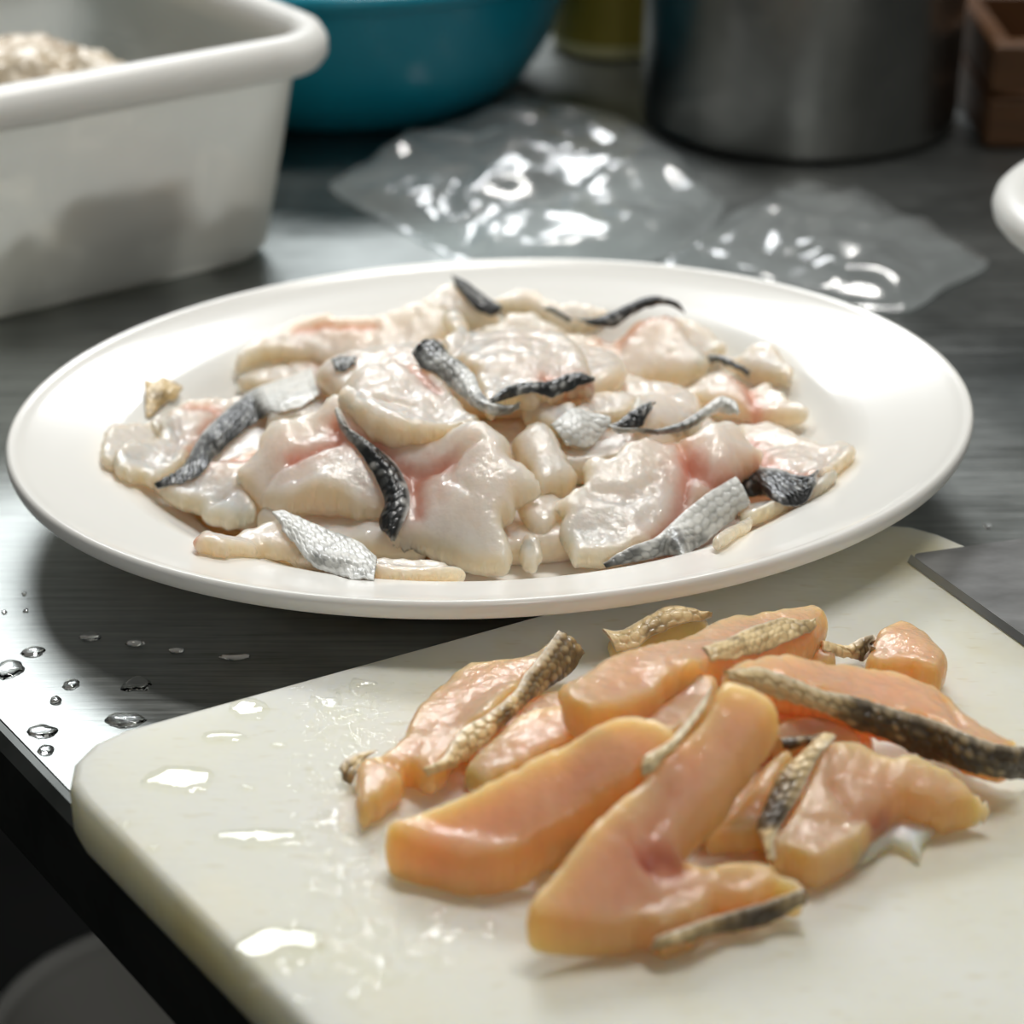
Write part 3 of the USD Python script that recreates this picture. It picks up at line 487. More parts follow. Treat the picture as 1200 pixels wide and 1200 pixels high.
P(C(3, (25, 270), (60, 215), (100, 180), (170, 168), (290, 178), (330, 138), (400, 112), (480, 112), (520, 140), (560, 200), (600, 268), (607, 310), (560, 345), (500, 370), (430, 382), (350, 390), (260, 375), (180, 340), (100, 312), (40, 290)), 'top right fish slice with bright red line under its black skin ridge', T=0.0082, warm=0.1, tilt=(0, 0.22), lift=0.002, blood=[C(3, (240, 185), (310, 188), (350, 150), (420, 118), (480, 115))],
  creases=[C(3, (310, 185), (300, 240), (250, 300))], lobes=[(C(3, (430, 220))[0], 40, 0.003)],
  skins=[dict(up=C(3, (155, 153), (230, 148), (300, 118), (380, 82), (440, 77), (500, 98), (522, 132)), lo=C(3, (200, 176), (290, 178), (340, 142), (400, 113), (460, 108), (510, 125), (522, 142)), dark=((0, 1), (1, 1)), face=45, white=0)])
P(C(0, (278, 560), (281, 540), (297, 522), (305, 498), (327, 491), (347, 482), (365, 475), (377, 463), (388, 450), (410, 455), (440, 480), (490, 505), (530, 497), (550, 492), (575, 494), (592, 504), (600, 520), (598, 530), (615, 535), (632, 552), (634, 566), (622, 578), (607, 588), (604, 600), (590, 612), (600, 640), (600, 655), (592, 668), (570, 672), (545, 664), (515, 655), (485, 645), (465, 633), (450, 620), (445, 605), (420, 610), (385, 605), (350, 607), (330, 606), (303, 597), (297, 580), (285, 570)), 'big butterflied fish slice at front centre with an S shaped black skin down its middle', T=0.0082, warm=0.15, tilt=(0, 0.18), stiff=0.002,
  blood=[C(1, (880, 560), (885, 640), (800, 690), (730, 720)), C(2, (120, 740), (230, 800), (330, 870), (380, 940), (390, 1050)), C(2, (350, 880), (420, 870), (500, 850)), C(2, (370, 930), (400, 890))],
  creases=[C(1, (885, 650), (760, 700), (650, 770), (600, 830)), C(2, (300, 850), (420, 860), (560, 830), (640, 790)), C(2, (560, 830), (520, 920), (600, 1000))],
  lobes=[(C(1, (850, 790))[0], 36, 0.006), (C(1, (690, 640))[0], 28, 0.004), (C(2, (700, 880))[0], 34, 0.005), (C(2, (600, 740))[0], 24, 0.004), (C(2, (560, 1050))[0], 30, 0.004)],
  skins=[dict(up=C(1, (898, 540), (932, 605), (992, 648), (1062, 700), (1112, 760), (1138, 830), (1137, 890), (1112, 950), (1087, 1002)), lo=C(1, (876, 546), (898, 612), (960, 685), (1012, 765), (1045, 832), (1052, 875), (1032, 925), (1042, 965), (1082, 1000)), dark=((0, .1), (.2, .3), (.35, 1), (.85, 1), (1, .8)), face=55, bulge=0.002, white=0.14, label='S shaped black skin ribbon')])
P(C(2, (62, 600), (80, 545), (85, 490), (110, 440), (160, 423), (230, 418), (285, 385), (320, 400), (370, 400), (440, 430), (520, 500), (570, 560), (640, 640), (600, 690), (540, 702), (480, 722), (400, 752), (330, 770), (240, 765), (180, 742), (140, 692), (85, 650)), 'plump fish slice left of centre with a silvery skin ribbon curling off its right edge', T=0.0092, warm=0.1, tilt=(0, 0.2), lobes=[(C(2, (270, 660))[0], 40, 0.003), (C(2, (180, 500))[0], 30, 0.002)], creases=[C(2, (100, 620), (200, 590), (360, 600))], blood=[C(2, (330, 390), (380, 440), (470, 520))], bl_w=0.0016,
  skins=[dict(up=C(2, (458, 343), (490, 370), (522, 412), (570, 440), (620, 490), (642, 550), (672, 592), (720, 612), (780, 615), (812, 612)), lo=C(2, (362, 400), (400, 458), (460, 490), (520, 540), (580, 592), (640, 640), (690, 660), (730, 662), (775, 650), (808, 626)), dark=((0, .85), (.12, .6), (.25, .2), (.7, .25), (.85, .5), (1, .5)), face=50, bulge=0.002, white=0, label='silver grey skin ribbon')])
P(C(1, (102, 730), (112, 690), (150, 660), (200, 630), (255, 595), (262, 530), (330, 482), (450, 455), (560, 455), (610, 460), (590, 490), (540, 520), (470, 565), (420, 615), (375, 690), (345, 740), (300, 775), (245, 812), (200, 812), (160, 826), (112, 785)), 'fish slice at left of the heap with dark scaled skin band turning silver white', T=0.0064, warm=0.35, tilt=(0, 0.1), blood=[C(1, (350, 490), (440, 500), (480, 530), (430, 590)), C(1, (370, 680), (400, 640), (450, 580))], creases=[C(1, (300, 520), (330, 600), (300, 720))],
  skins=[dict(up=C(1, (795, 393), (700, 428), (592, 466), (540, 503), (472, 560), (412, 620), (372, 685), (345, 735), (300, 768), (243, 808)), lo=C(1, (822, 485), (755, 527), (652, 550), (602, 582), (545, 622), (492, 672), (442, 722), (402, 768), (340, 797), (252, 817)), dark=((0, 0), (.26, .05), (.36, .7), (.55, .85), (1, 1)), face=30, label='scaled skin band, silver white at its upper end')])
P(C(1, (380, 1012), (392, 950), (440, 935), (500, 948), (580, 915), (640, 897), (700, 898), (800, 945), (900, 985), (1010, 1020), (1100, 1024), (1200, 1028), (1290, 1046), (1337, 1080), (1315, 1125), (1240, 1142), (1100, 1142), (980, 1130), (860, 1105), (780, 1055), (720, 1010), (640, 992), (560, 1030), (470, 1052), (400, 1042)), 'narrow fish slice across the front of the plate with a white scaled skin fold', T=0.0064, warm=0.15, tilt=(0, 0.15), lift=0.002, blood=[C(1, (385, 1010), (400, 960))], bl_w=0.0012,
  skins=[dict(up=C(1, (655, 897), (705, 896), (790, 935), (880, 970), (960, 1003), (1022, 1055)), lo=C(1, (700, 965), (742, 1022), (782, 1068), (852, 1112), (932, 1132), (1015, 1137)), dark=((0, 0), (.5, .15), (1, .1)), face=30, white=0, label='white scaled skin fold')])

# ------------------------------------------------------------------ cured slices on the board
BUR2 = dict(name='cured_fish_slice', T=0.009, pal=ORANGE, mat=M_CURED, label='orange fish slice buried inside the heap on the cutting board', group='slices buried inside the board heap', wav=0.6, cat='fish slice')
bx, by = onz([(790, 905)], BZ + 0.004)[0, :2]
buried(bx, by + 0.006, 0.052, 0.034, ((0.6, 0.0), (2.0, 0.012)), 21, **BUR2)
buried(bx + 0.008, by + 0.016, 0.036, 0.020, ((0.9, 0.0),), 22, **BUR2)
def Q(o, label, **k):
    k = {**dict(pal=ORANGE, mat=M_CURED, T=0.009, warm=0.5, jag=0.8, stiff=0.0015, wav=0.55, tex=0.8, rnd=0.0021, foot=-0.38, sink=0.0015, smax=0.75, dome_=0.0015), **k}; k['skins'] = [{**dict(pal='gold', size=0.0034, label=None), **s} for s in k.get('skins', ())]
    return slice_('cured_fish_slice', o, label, **k)
Q(C(0, (712, 752), (735, 738), (770, 728), (810, 722), (835, 722), (800, 745), (750, 765), (722, 768)), 'crinkled golden skinned fish scrap behind the topmost orange slice', T=0.006,
  skins=[dict(up=C(0, (706, 737), (730, 738), (758, 722), (780, 711), (802, 710), (833, 720)), lo=C(0, (722, 764), (742, 760), (765, 745), (790, 734), (812, 728), (834, 723)), dark=((0, .05), (.5, .35), (1, .2)), face=45, white=0.2)])
Q(C(5, (290, 205), (340, 190), (400, 178), (470, 152), (520, 190), (570, 222), (560, 260), (440, 250), (330, 250)), 'pinkish slice end behind the long right hand orange slice', T=0.008)
Q(C(5, (670, 245), (690, 200), (705, 165), (790, 130), (850, 150), (900, 200), (942, 245), (930, 300), (880, 305), (800, 290), (700, 280)), 'rounded orange slice at the back right of the board heap with a dark fin bit', T=0.010, lobes=[(C(5, (830, 210))[0], 25, 0.002)],
  skins=[dict(up=C(5, (505, 175), (560, 182), (610, 188), (650, 165), (695, 155), (705, 175)), lo=C(5, (530, 205), (580, 222), (630, 232), (660, 240), (680, 225), (690, 200)), dark=((0, .05), (.5, .3), (.75, .9), (1, .8)), face=40)])
Q(C(4, (470, 590), (500, 545), (560, 500), (640, 425), (710, 388), (820, 378), (945, 430), (860, 480), (760, 530), (660, 585), (545, 640), (510, 632)), 'pale pink slice lying flat behind the long front left slice', T=0.008, warm=1.0)
Q(C(0, (742, 838), (760, 815), (785, 800), (840, 796), (835, 825), (805, 850), (780, 862), (750, 852)), 'pale wet slice end in the middle of the board heap, left of the forked slice', T=0.009, warm=0.9)
Q(C(5, (340, 490), (400, 440), (500, 430), (620, 450), (660, 500), (560, 540), (430, 560), (370, 540)), 'dark skinned slice deep under the long right hand orange slice', T=0.008, warm=0.5,
  skins=[dict(up=C(5, (385, 500), (450, 492), (525, 485)), lo=C(5, (395, 540), (450, 530), (520, 512)), dark=((0, .9), (1, 1)), face=40)])
Q(C(5, (110, 880), (170, 780), (260, 680), (340, 560), (410, 530), (430, 580), (390, 680), (340, 800), (340, 880), (230, 900)), 'deep orange slice wedged upright between the forked slice and the silver skinned slice', T=0.008)
Q(C(0, (615, 1005), (640, 975), (690, 945), (745, 925), (740, 965), (700, 1000), (665, 1030), (635, 1025)), 'orange slice with white membrane tucked under the long front left slice', T=0.007,
  skins=[dict(up=C(4, (700, 840), (780, 815), (900, 795)), lo=C(4, (770, 870), (830, 860), (880, 830)), dark=((0, 0), (1, 0)), face=40, label='white membrane', white=0.3)])
Q(C(4, (105, 620), (125, 575), (200, 548), (255, 490), (300, 410), (370, 320), (470, 240), (540, 226), (640, 215), (720, 180), (785, 148), (800, 175), (720, 250), (665, 310), (640, 375), (560, 435), (470, 475), (400, 570), (330, 610), (272, 645), (258, 695), (190, 765), (118, 795), (108, 720)), 'left orange slice with a golden brown scaled skin edge rising to upper right', warm=0.9, creases=[C(4, (180, 560), (300, 590), (400, 540))],
  skins=[dict(up=C(4, (785, 138), (722, 228), (672, 288), (642, 338), (552, 418), (462, 468), (400, 560), (330, 605)), lo=C(4, (872, 215), (832, 272), (762, 325), (692, 374), (632, 432), (545, 512), (452, 592), (345, 622)), dark=((0, .75), (.35, .7), (.55, .4), (.75, .05), (1, 0)), face=25, white=0.22, label='golden brown scaled skin edge'),
         dict(up=C(4, (178, 540), (120, 545), (75, 565), (50, 600)), lo=C(4, (130, 575), (108, 610), (90, 650), (62, 640)), dark=((0, .1), (1, .6)), face=30, label='brown skin tip')])
Q(C(0, (657, 806), (680, 788), (706, 771), (750, 756), (800, 742), (843, 722), (885, 714), (920, 711), (948, 705), (972, 718), (955, 738), (934, 748), (885, 762), (850, 782), (790, 805), (735, 826), (690, 832), (665, 820)), 'topmost orange slice at the back of the board heap with pointed tip and golden skin', T=0.011,
  skins=[dict(up=C(5, (120, 195), (200, 168), (300, 122), (400, 95), (445, 105), (500, 110)), lo=C(5, (150, 245), (250, 228), (350, 202), (440, 158), (480, 145), (505, 120)), dark=((0, .15), (.5, .3), (1, .1)), face=15, label='thin golden skin edge')])
Q(C(5, (182, 275), (230, 235), (330, 213), (450, 218), (600, 233), (740, 258), (860, 293), (945, 340), (1020, 408), (1130, 478), (1230, 525), (1330, 560), (1330, 600), (1200, 560), (1100, 530), (1000, 500), (900, 440), (800, 410), (650, 370), (500, 330), (400, 298), (300, 270), (210, 292)), 'long orange slice running to the right edge of the picture over dark diamond scaled skin', T=0.011, creases=[C(5, (940, 350), (990, 440))],
  skins=[dict(up=C(5, (190, 282), (300, 262), (400, 290), (520, 338), (640, 363), (780, 408), (900, 440), (1010, 488), (1100, 518), (1200, 530), (1330, 560)), lo=C(5, (215, 297), (330, 352), (450, 393), (540, 422), (640, 472), (750, 512), (850, 562), (950, 592), (1040, 622), (1200, 642), (1330, 660)), dark=((0, 0), (.25, .1), (.35, .75), (1, .95)), face=12, white=0.2, label='brown black diamond scaled skin band')])
Q(C(4, (203, 820), (260, 768), (400, 700), (520, 650), (660, 580), (700, 545), (800, 500), (880, 450), (960, 412), (1060, 403), (1150, 430), (1192, 480), (1160, 535), (1080, 600), (1040, 640), (900, 712), (800, 785), (700, 860), (620, 922), (550, 950), (480, 966), (400, 950), (330, 930), (220, 890)), 'thick smooth orange slice in front on the left, without skin', T=0.013, warm=0.7)
Q(C(0, (845, 794), (880, 800), (905, 815), (915, 840), (905, 870), (885, 905), (865, 930), (850, 960), (825, 985), (800, 1000), (840, 1002), (870, 1000), (905, 1005), (922, 1030), (945, 1048), (900, 1066), (830, 1086), (780, 1102), (740, 1122), (690, 1119), (640, 1116), (618, 1100), (620, 1050), (650, 1010), (690, 960), (720, 930), (750, 905), (765, 885), (795, 865), (822, 835)), 'long forked orange slice in front, reaching from the heap top down to the bottom edge', T=0.011, warm=0.7, blood=[C(0, (758, 1002), (775, 998), (800, 1003))], creases=[C(0, (745, 985), (770, 1020), (830, 1010)), C(0, (790, 920), (760, 970))],
  skins=[dict(up=C(0, (768, 1100), (830, 1077), (890, 1060), (942, 1042)), lo=C(0, (760, 1116), (830, 1097), (890, 1087), (944, 1060)), dark=((0, .2), (.3, .8), (1, .8)), face=20, label='dark golden skin edge'),
         dict(up=C(0, (838, 800), (812, 838), (785, 868), (757, 884)), lo=C(0, (826, 830), (802, 862), (778, 890), (752, 912)), dark=((0, 0), (1, 0)), face=55, white=0.6, label='white yellowish membrane edge')])
Q(C(5, (590, 880), (660, 850), (720, 810), (830, 780), (905, 815), (860, 860), (850, 905), (760, 860), (690, 905), (620, 920)), 'white papery membrane scrap beside the silver skinned slice', T=0.004, pal=dict(base=(.80, .74, .62), edge=(.82, .66, .40), blood=(.6, .3, .2), warm=(.8, .6, .4)), wav=1.6)
Q(C(5, (520, 498), (580, 488), (640, 488), (700, 518), (760, 540), (830, 538), (900, 568), (960, 590), (1010, 630), (1060, 680), (1140, 705), (1225, 748), (1205, 786), (1060, 792), (940, 812), (850, 795), (800, 775), (740, 815), (690, 880), (640, 950), (560, 1010), (510, 1036), (450, 1010), (400, 960), (360, 890), (350, 830), (400, 760), (445, 680), (485, 600)), 'front right orange slice with a silvery brown scaled skin on its left edge', T=0.010, warm=0.8, blood=[C(5, (700, 760), (760, 720))], bl_w=0.0015, creases=[C(5, (560, 640), (620, 740), (800, 760)), C(5, (830, 740), (930, 690), (1010, 740))],
  skins=[dict(up=C(5, (570, 492), (520, 550), (488, 612), (450, 690), (402, 770), (362, 840), (365, 905)), lo=C(5, (515, 500), (450, 550), (380, 612), (342, 700), (304, 790), (318, 845), (352, 905)), dark=((0, 0), (.2, .15), (.4, .65), (.75, .8), (.85, .3), (1, .1)), face=50, label='silvery brown scaled skin edge')])

# ------------------------------------------------------------------ water and juice
def blob(cx, cy, rx, ry, seed, rot=0.0, k=0.35):
    t = np.linspace(0, 2 * np.pi, 48, endpoint=False); r = 1 + k * 2 * (meshkit.fbm(np.c_[np.cos(t) * 1.3 + seed, np.sin(t) * 1.3, np.zeros(48)], 3, seed) - 0.5)
    x, y = rx * r * np.cos(t), ry * r * np.sin(t); return sg.Polygon(np.c_[cx + x * math.cos(rot) - y * math.sin(rot), cy + x * math.sin(rot) + y * math.cos(rot)])
def drop(px, wpx, hpx, z, h, seed, name, label, cat, group=None, mat=None, hole=False):
    c = onz([px], z)[0]; e = onz([(px[0] + wpx / 2, px[1]), (px[0], px[1] - hpx / 2)], z); rx, ry = e[0, 0] - c[0], e[1, 1] - c[1]
    pol = blob(c[0], c[1], max(rx, 0.0008), max(ry, 0.0008), seed).buffer(0); pol = max(getattr(pol, 'geoms', [pol]), key=lambda g: g.area)
    r = min(rx, ry, 0.004)
    p, t, d = tri_fill(pol, max(r / 3.2, 0.0005), [r * 0.08, r * 0.3, r * 0.6]); u = np.clip(d / r, 0, 1)
    top = z + h * np.sqrt(1 - (1 - u)**2) + (meshkit.fbm(np.c_[p * 260, np.zeros(len(p))], 2, seed) - 0.5) * h * 0.6 * u
    v, f, _ = closed_solid(p, t, np.maximum(top, z + 0.0001), np.full(len(p), z + 0.00005))
    return obj(name, (v, f), mat or M_WATER, smooth=True, label=label, cat=cat, group=group)
TD = [(38, 765, 28, 12, 'oval water drop on the steel table, third from the left table rim below the plate'), (8, 785, 36, 20, 'water drop cut by the left picture edge on the steel table'), (83, 803, 20, 12, 'small pointed water drop on the bright steel, above the round bead'),
      (66, 821, 15, 9, 'tiny round water bead on the bright steel left of the board'), (160, 802, 36, 18, 'dark clear water drop at the edge of the plate shadow'), (146, 844, 42, 18, 'large bright water drop against the back left edge of the cutting board'),
      (48, 857, 35, 15, 'long silvery water drop near the table corner'), (54, 880, 18, 12, 'water drop beside the dark table rim'), (107, 747, 25, 10, 'dark drop with one glint inside the plate shadow'),
      (160, 754, 22, 7, 'flat faint drop in the plate shadow, right of the glinting one'), (275, 770, 35, 8, 'thin long drop deep in the plate shadow above the board'), (207, 762, 17, 7, 'faint small drop in the middle of the plate shadow'),
      (30, 716, 5, 4, 'pinhead drop on the steel above the left drops'), (5, 718, 5, 4, 'pinhead drop by the left picture edge'), (28, 696, 6, 4, 'pinhead drop just below the left plate rim'), (1157, 617, 9, 8, 'single round bead on the steel right of the plate, above the knife')]
for i, (x, y, w, h, lab) in enumerate(TD): drop((x, y), w, h, 0.0, 0.0012 if w > 12 else 0.0008, 300 + i, 'water_drop', lab, 'water drop')
BP = [(210, 915, 84, 34, 'ring shaped water puddle near the rounded left corner of the cutting board'), (263, 865, 62, 17, 'long shallow puddle near the back edge of the cutting board'), (290, 832, 50, 26, 'puddle at the back left of the cutting board beside the plate shadow'),
      (303, 983, 108, 26, 'wide puddle with a bright streak in the middle of the board left half'), (147, 968, 17, 12, 'small drop cluster near the left long edge of the board'), (180, 995, 16, 12, 'round drop near the left long edge of the board'), (330, 1112, 110, 56, 'large glaring puddle at the front left of the board'), (288, 925, 24, 8, 'thin puddle right of the ring shaped puddle'), (325, 875, 22, 8, 'small puddle below the orange heap shadow on the board')]
for i, (x, y, w, h, lab) in enumerate(BP): drop((x, y), w, h, BZ, 0.0009, 340 + i, 'water_puddle', lab, 'puddle', mat=M_WET)
# fine droplets on the board left of the heap: too many to count
vs, fs, nn = [], [], 0
ico = trimesh.creation.icosphere(subdivisions=1, radius=1.0); top = ico.vertices.copy(); top[:, 2] = np.maximum(top[:, 2], 0.0)
for k in range(1100):
    px = np.array([RNG.normal(425, 48), RNG.uniform(800, 1150)])
    if not (300 < px[0] < 640) or (RNG.random() > np.exp(-((px[1] - 880) / 150)**2) + 0.15): continue
    w = onz([px], BZ)[0]
    if look(HM, w[0], w[1])[0] > BZ + 0.001: continue
    r = RNG.uniform(0.0003, 0.0009) * (1.5 if RNG.random() < 0.08 else 1)
    v = top * [r * RNG.uniform(0.8, 1.5), r, r * 0.4] + w + [0, 0, 0.00003]; vs.append(v); fs.append(ico.faces[ico.triangles_center[:, 2] > 0.05] + nn); nn += len(v)
obj('fine_droplets', (np.vstack(vs), np.vstack(fs)), M_WET, smooth=True, label='spray of fine water droplets on the board left of the orange heap', cat='water', kind='stuff')
gw = onz(spline(C(0, (345, 830), (400, 800), (470, 790), (440, 850), (400, 900), (420, 960), (470, 1010), (590, 1060), (560, 1120), (470, 1160), (390, 1190), (290, 1165), (285, 1100), (340, 1060), (360, 1000), (345, 940), (370, 880)), 3), BZ)[:, :2]
gp = sg.Polygon(gw).buffer(0); gp = max(getattr(gp, 'geoms', [gp]), key=lambda g: g.area)
p, t, d = tri_fill(gp, 0.0007, [0.0004])
hz = np.maximum(meshkit.noise(np.c_[p * 300, np.zeros(len(p))], 77), meshkit.noise(np.c_[p * 210 + 50, np.zeros(len(p))], 78)) - 0.50 - 0.25 * np.clip(1 - d / 0.012, 0, 1) - 0.15 * (meshkit.fbm(np.c_[p * 60, np.zeros(len(p))], 2, 79) - 0.4)
hz = np.maximum(hz * 0.0060, -0.0006); keep = (hz[t] > -0.00035).any(1); t = t[keep]; kk_ = np.unique(t); inv = np.zeros(len(p), int); inv[kk_] = np.arange(len(kk_))
v, f = np.c_[p[kk_], BZ - 0.00002 + hz[kk_]], inv[t]
obj('water_film', (v, f), M_GLITTER, smooth=True, label='glittering beaded water film on the board, left of and in front of the orange heap', cat='water', kind='stuff')
# juice in the plate's well
jc = np.array([PX - 0.035, PY - 0.01]); ja = np.linspace(0, 2 * np.pi, 160, endpoint=False); jr = np.linspace(0, 0.16, 400)
lv = float(plate_z(np.array([PX - 0.045]), np.array([PY - 0.04]))[0][0]) + 0.0016; jq = []
for a in ja:
    z = plate_z(jc[0] + jr * math.cos(a), jc[1] + jr * math.sin(a))[0]; k = np.argmax(z > lv - 0.0004); jq.append(jc + (jr[k] - 0.0006) * np.array([math.cos(a), math.sin(a)]))
p, t, d = tri_fill(sg.Polygon(jq).buffer(0), 0.002, [0.0003, 0.001]); zb = plate_z(p[:, 0], p[:, 1])[0]
v, f, _ = closed_solid(p, t, np.maximum(lv - 0.0003 * np.clip(1 - d / 0.001, 0, 1), zb + 0.0003), zb + 0.00025)
obj('fish_juice', (v, f), M_JUICE, smooth=True, label='thin yellowish fish juice pooled in the plate well under the slices', cat='juice', kind='stuff')

# ------------------------------------------------------------------ knife
kz = BZ + 0.0004
tip = onz([(1061, 657)], kz)[0]; e1 = onz([(1200, 757)], kz)[0] - tip; e2 = onz([(1200, 637)], kz)[0] - tip; e1 /= np.linalg.norm(e1); e2 /= np.linalg.norm(e2)
kn = thing('kitchen_knife', 'broad dark steel kitchen knife blade lying on the board at the right edge', 'knife', at=tip)
def plate_solid(poly, z0, z1): return xform(trimesh.creation.extrude_polygon(poly, z1 - z0, engine='earcut'), (0, 0, z0))
LB = 0.17; q0 = tip[:2]; nb = np.array([-e1[1], e1[0]]); nb *= np.sign(nb @ e2[:2])
blade = sg.Polygon([q0 + nb * 0.0016, q0 + e1[:2] * LB + nb * 0.0016, q0 + e1[:2] * LB + nb * 0.06, q0 + e2[:2] * 0.085]).buffer(-0.0025).buffer(0.0025)
obj('blade', plate_solid(blade, kz, kz + 0.0018), M_BLADE, kn)
a, b = q0, q0 + e1[:2] * LB
bev = np.array([[*(a + e1[:2] * 0.001), kz], [*b, kz], [*(b + nb * 0.0017), kz + 0.0018], [*(a + nb * 0.0017 + e1[:2] * 0.0002), kz + 0.0018], [*(a + nb * 0.0017), kz], [*(b + nb * 0.0017), kz]])
obj('cutting_edge', (bev, np.array([[0, 1, 2], [0, 2, 3], [0, 4, 5], [0, 5, 1], [1, 5, 2], [0, 3, 4], [3, 2, 5], [3, 5, 4]])), M_BEVEL, kn, smooth=False, label='bright ground cutting edge')
hc = b + nb * 0.045
obj('handle', xform(rbox(0.12, 0.026, 0.02, 0.005), (hc[0] + e1[0] * 0.058, hc[1] + e1[1] * 0.058, kz), math.atan2(e1[1], e1[0])), M_HANDLE, kn)

# ------------------------------------------------------------------ white tub with fish scraps
tb = onz([(318, 302)], 0)[0]; tdir = onz([(0, 375)], 0)[0] - tb; tdir /= np.linalg.norm(tdir); tn = np.array([tdir[1], -tdir[0], 0])   # along the front, away to the left; into the tub
if tn[1] < 0: tn = -tn
TW, TD_, TH = 0.235, 0.20, 0.098
tc = tb + tdir * (TW / 2 - 0.004) + tn * (TD_ / 2 - 0.004); trz = math.atan2(-tdir[1], -tdir[0])
tub = thing('food_tub', 'white translucent plastic tub with thick rolled rim holding fish scraps', 'tub', at=(tc[0], tc[1], 0))
def tl(w, d, r, z): return xform(trimesh.Trimesh(rrect(w, d, r, z), np.zeros((0, 3), int), process=False), (tc[0], tc[1], 0), trz).vertices
out = [tl(TW - .01, TD_ - .01, .016, 0.0006), tl(TW, TD_, .02, .006), tl(TW + .014, TD_ + .014, .022, TH * .5), tl(TW + .027, TD_ + .027, .024, TH - .006)]
inn = [tl(TW + .023, TD_ + .023, .022, TH - .006), tl(TW + .010, TD_ + .010, .020, TH * .5), tl(TW - .004, TD_ - .004, .018, .009), tl(TW - .02, TD_ - .02, .012, .005)]
obj('body', loft(out + inn), M_TUB, tub, smooth=50)
rl = [tl(TW + .023, TD_ + .023, .022, TH - .008), tl(TW + .0275, TD_ + .0275, .024, TH - .014), tl(TW + .046, TD_ + .046, .034, TH - .014), tl(TW + .052, TD_ + .052, .037, TH - .010), tl(TW + .052, TD_ + .052, .037, TH - .004), tl(TW + .046, TD_ + .046, .034, TH + .001), tl(TW + .034, TD_ + .034, .028, TH + .002), tl(TW + .024, TD_ + .024, .022, TH - .002)]
n_ = len(rl[0]); vv = np.vstack(rl); ff = []
for i in range(len(rl)):
    j = np.arange(n_); k = (j + 1) % n_; a_, b_ = i * n_, ((i + 1) % len(rl)) * n_; ff += [np.stack([a_ + j, a_ + k, b_ + k], 1), np.stack([a_ + j, b_ + k, b_ + j], 1)]
rm = trimesh.Trimesh(vv, np.vstack(ff), process=False); rm.fix_normals()
obj('rim', rm, M_TUBRIM, tub, smooth=60)
M_SCRAP = [noisy('scrap_brown', (.16, .085, .035), (.34, .21, .11), 45, .35), noisy('scrap_pale', (.50, .40, .27), (.74, .67, .55), 50, .3), noisy('scrap_tan', (.34, .24, .14), (.62, .52, .38), 50, .35)]
def lump(u, v, z, s, mi, seed, label):
    m = trimesh.creation.icosphere(subdivisions=4, radius=1.0); n3 = meshkit.fbm(m.vertices * 1.6 + seed, 4, seed) - 0.5; n4 = meshkit.fbm(m.vertices * 5 + seed, 3, seed + 1) - 0.5
    m.vertices *= (1 + 0.9 * n3 + 0.25 * n4)[:, None]; m.vertices *= s; m.apply_transform(trimesh.transformations.rotation_matrix(trz, (0, 0, 1)))
    c = tc - tdir * u + tn * v; m.apply_translation((c[0], c[1], z - m.vertices[:, 2].min()))
    obj('fish_scrap', m, M_SCRAP[mi], smooth=True, label=label, cat='fish scrap')
lump(.054, -.078, .0056, (.034, .019, .028), 0, 401, 'dark brown fish scrap seen through the front wall of the white tub')
lump(.098, -.079, .0056, (.016, .016, .018), 2, 402, 'tan fish scrap seen low behind the right end of the tub front wall')
lump(.006, -.079, .0056, (.020, .017, .020), 1, 403, 'pale fish scrap low behind the left part of the tub front wall')
lump(.045, .03, .0056, (.05, .042, .030), 1, 404, 'large pale fish scrap on the tub floor under the heap of bones')
lump(-.05, .0, .0056, (.034, .05, .034), 2, 405, 'tan fish scrap at the left end in the tub')
lump(.046, -.014, .050, (.022, .022, .015), 1, 406, 'cream bony fish scrap topmost in the tub, nearest the left picture edge')
lump(.074, -.016, .050, (.015, .018, .013), 1, 407, 'cream fish scrap near the tub top, right of the topmost one')
lump(.068, .046, .050, (.022, .018, .010), 2, 408, 'brown fish scrap at the back of the tub heap')

# ------------------------------------------------------------------ background
def on_table(px): return onz([px], 0)[0]
bc = np.array([-0.087, 1.140, 0.0]); R0, R1, BH = 0.080, 0.123, 0.080
basin = thing('plastic_basin', 'teal blue round plastic basin behind the white tub', 'basin', at=bc)
pr = [(0, .0006), (R0 - .004, .0006), (R0, .003), (R0 + .016, .015), (R0 + .028, .034), (R1 - .008, .055), (R1 - .003, BH - .012), (R1 - .002, BH - .004), (R1 - .006, BH - .004), (R1 - .013, BH - .012), (R1 - .013, .055), (R0 + .022, .034), (R0 + .010, .018), (R0 - .004, .0055), (0, .0055)]
obj('bowl', xform(lathe(pr, 120, closed=False), bc), M_TEAL, basin, smooth=45)
ra = np.linspace(0, 2 * np.pi, 14, endpoint=False)
obj('rim', xform(lathe([(R1 + .001 + .006 * math.cos(a), BH - .003 + .005 * math.sin(a)) for a in ra], 120), bc), M_TEAL, basin, smooth=True)
pc = np.array([0.1445, 1.092, 0.0]); PR = 0.079
pot = thing('stock_pot', 'tall brushed stainless steel stock pot standing at the back right', 'pot', at=pc)
pr = [(0, .0006), (PR - .006, .0006), (PR - .001, .003), (PR, .008), (PR, .20), (PR + .004, .202), (PR + .004, .204), (PR - .002, .204), (PR - .002, .010), (PR - .008, .005), (0, .005)]
obj('body', xform(lathe(pr, 128, closed=False), pc), M_POT, pot, smooth=40)
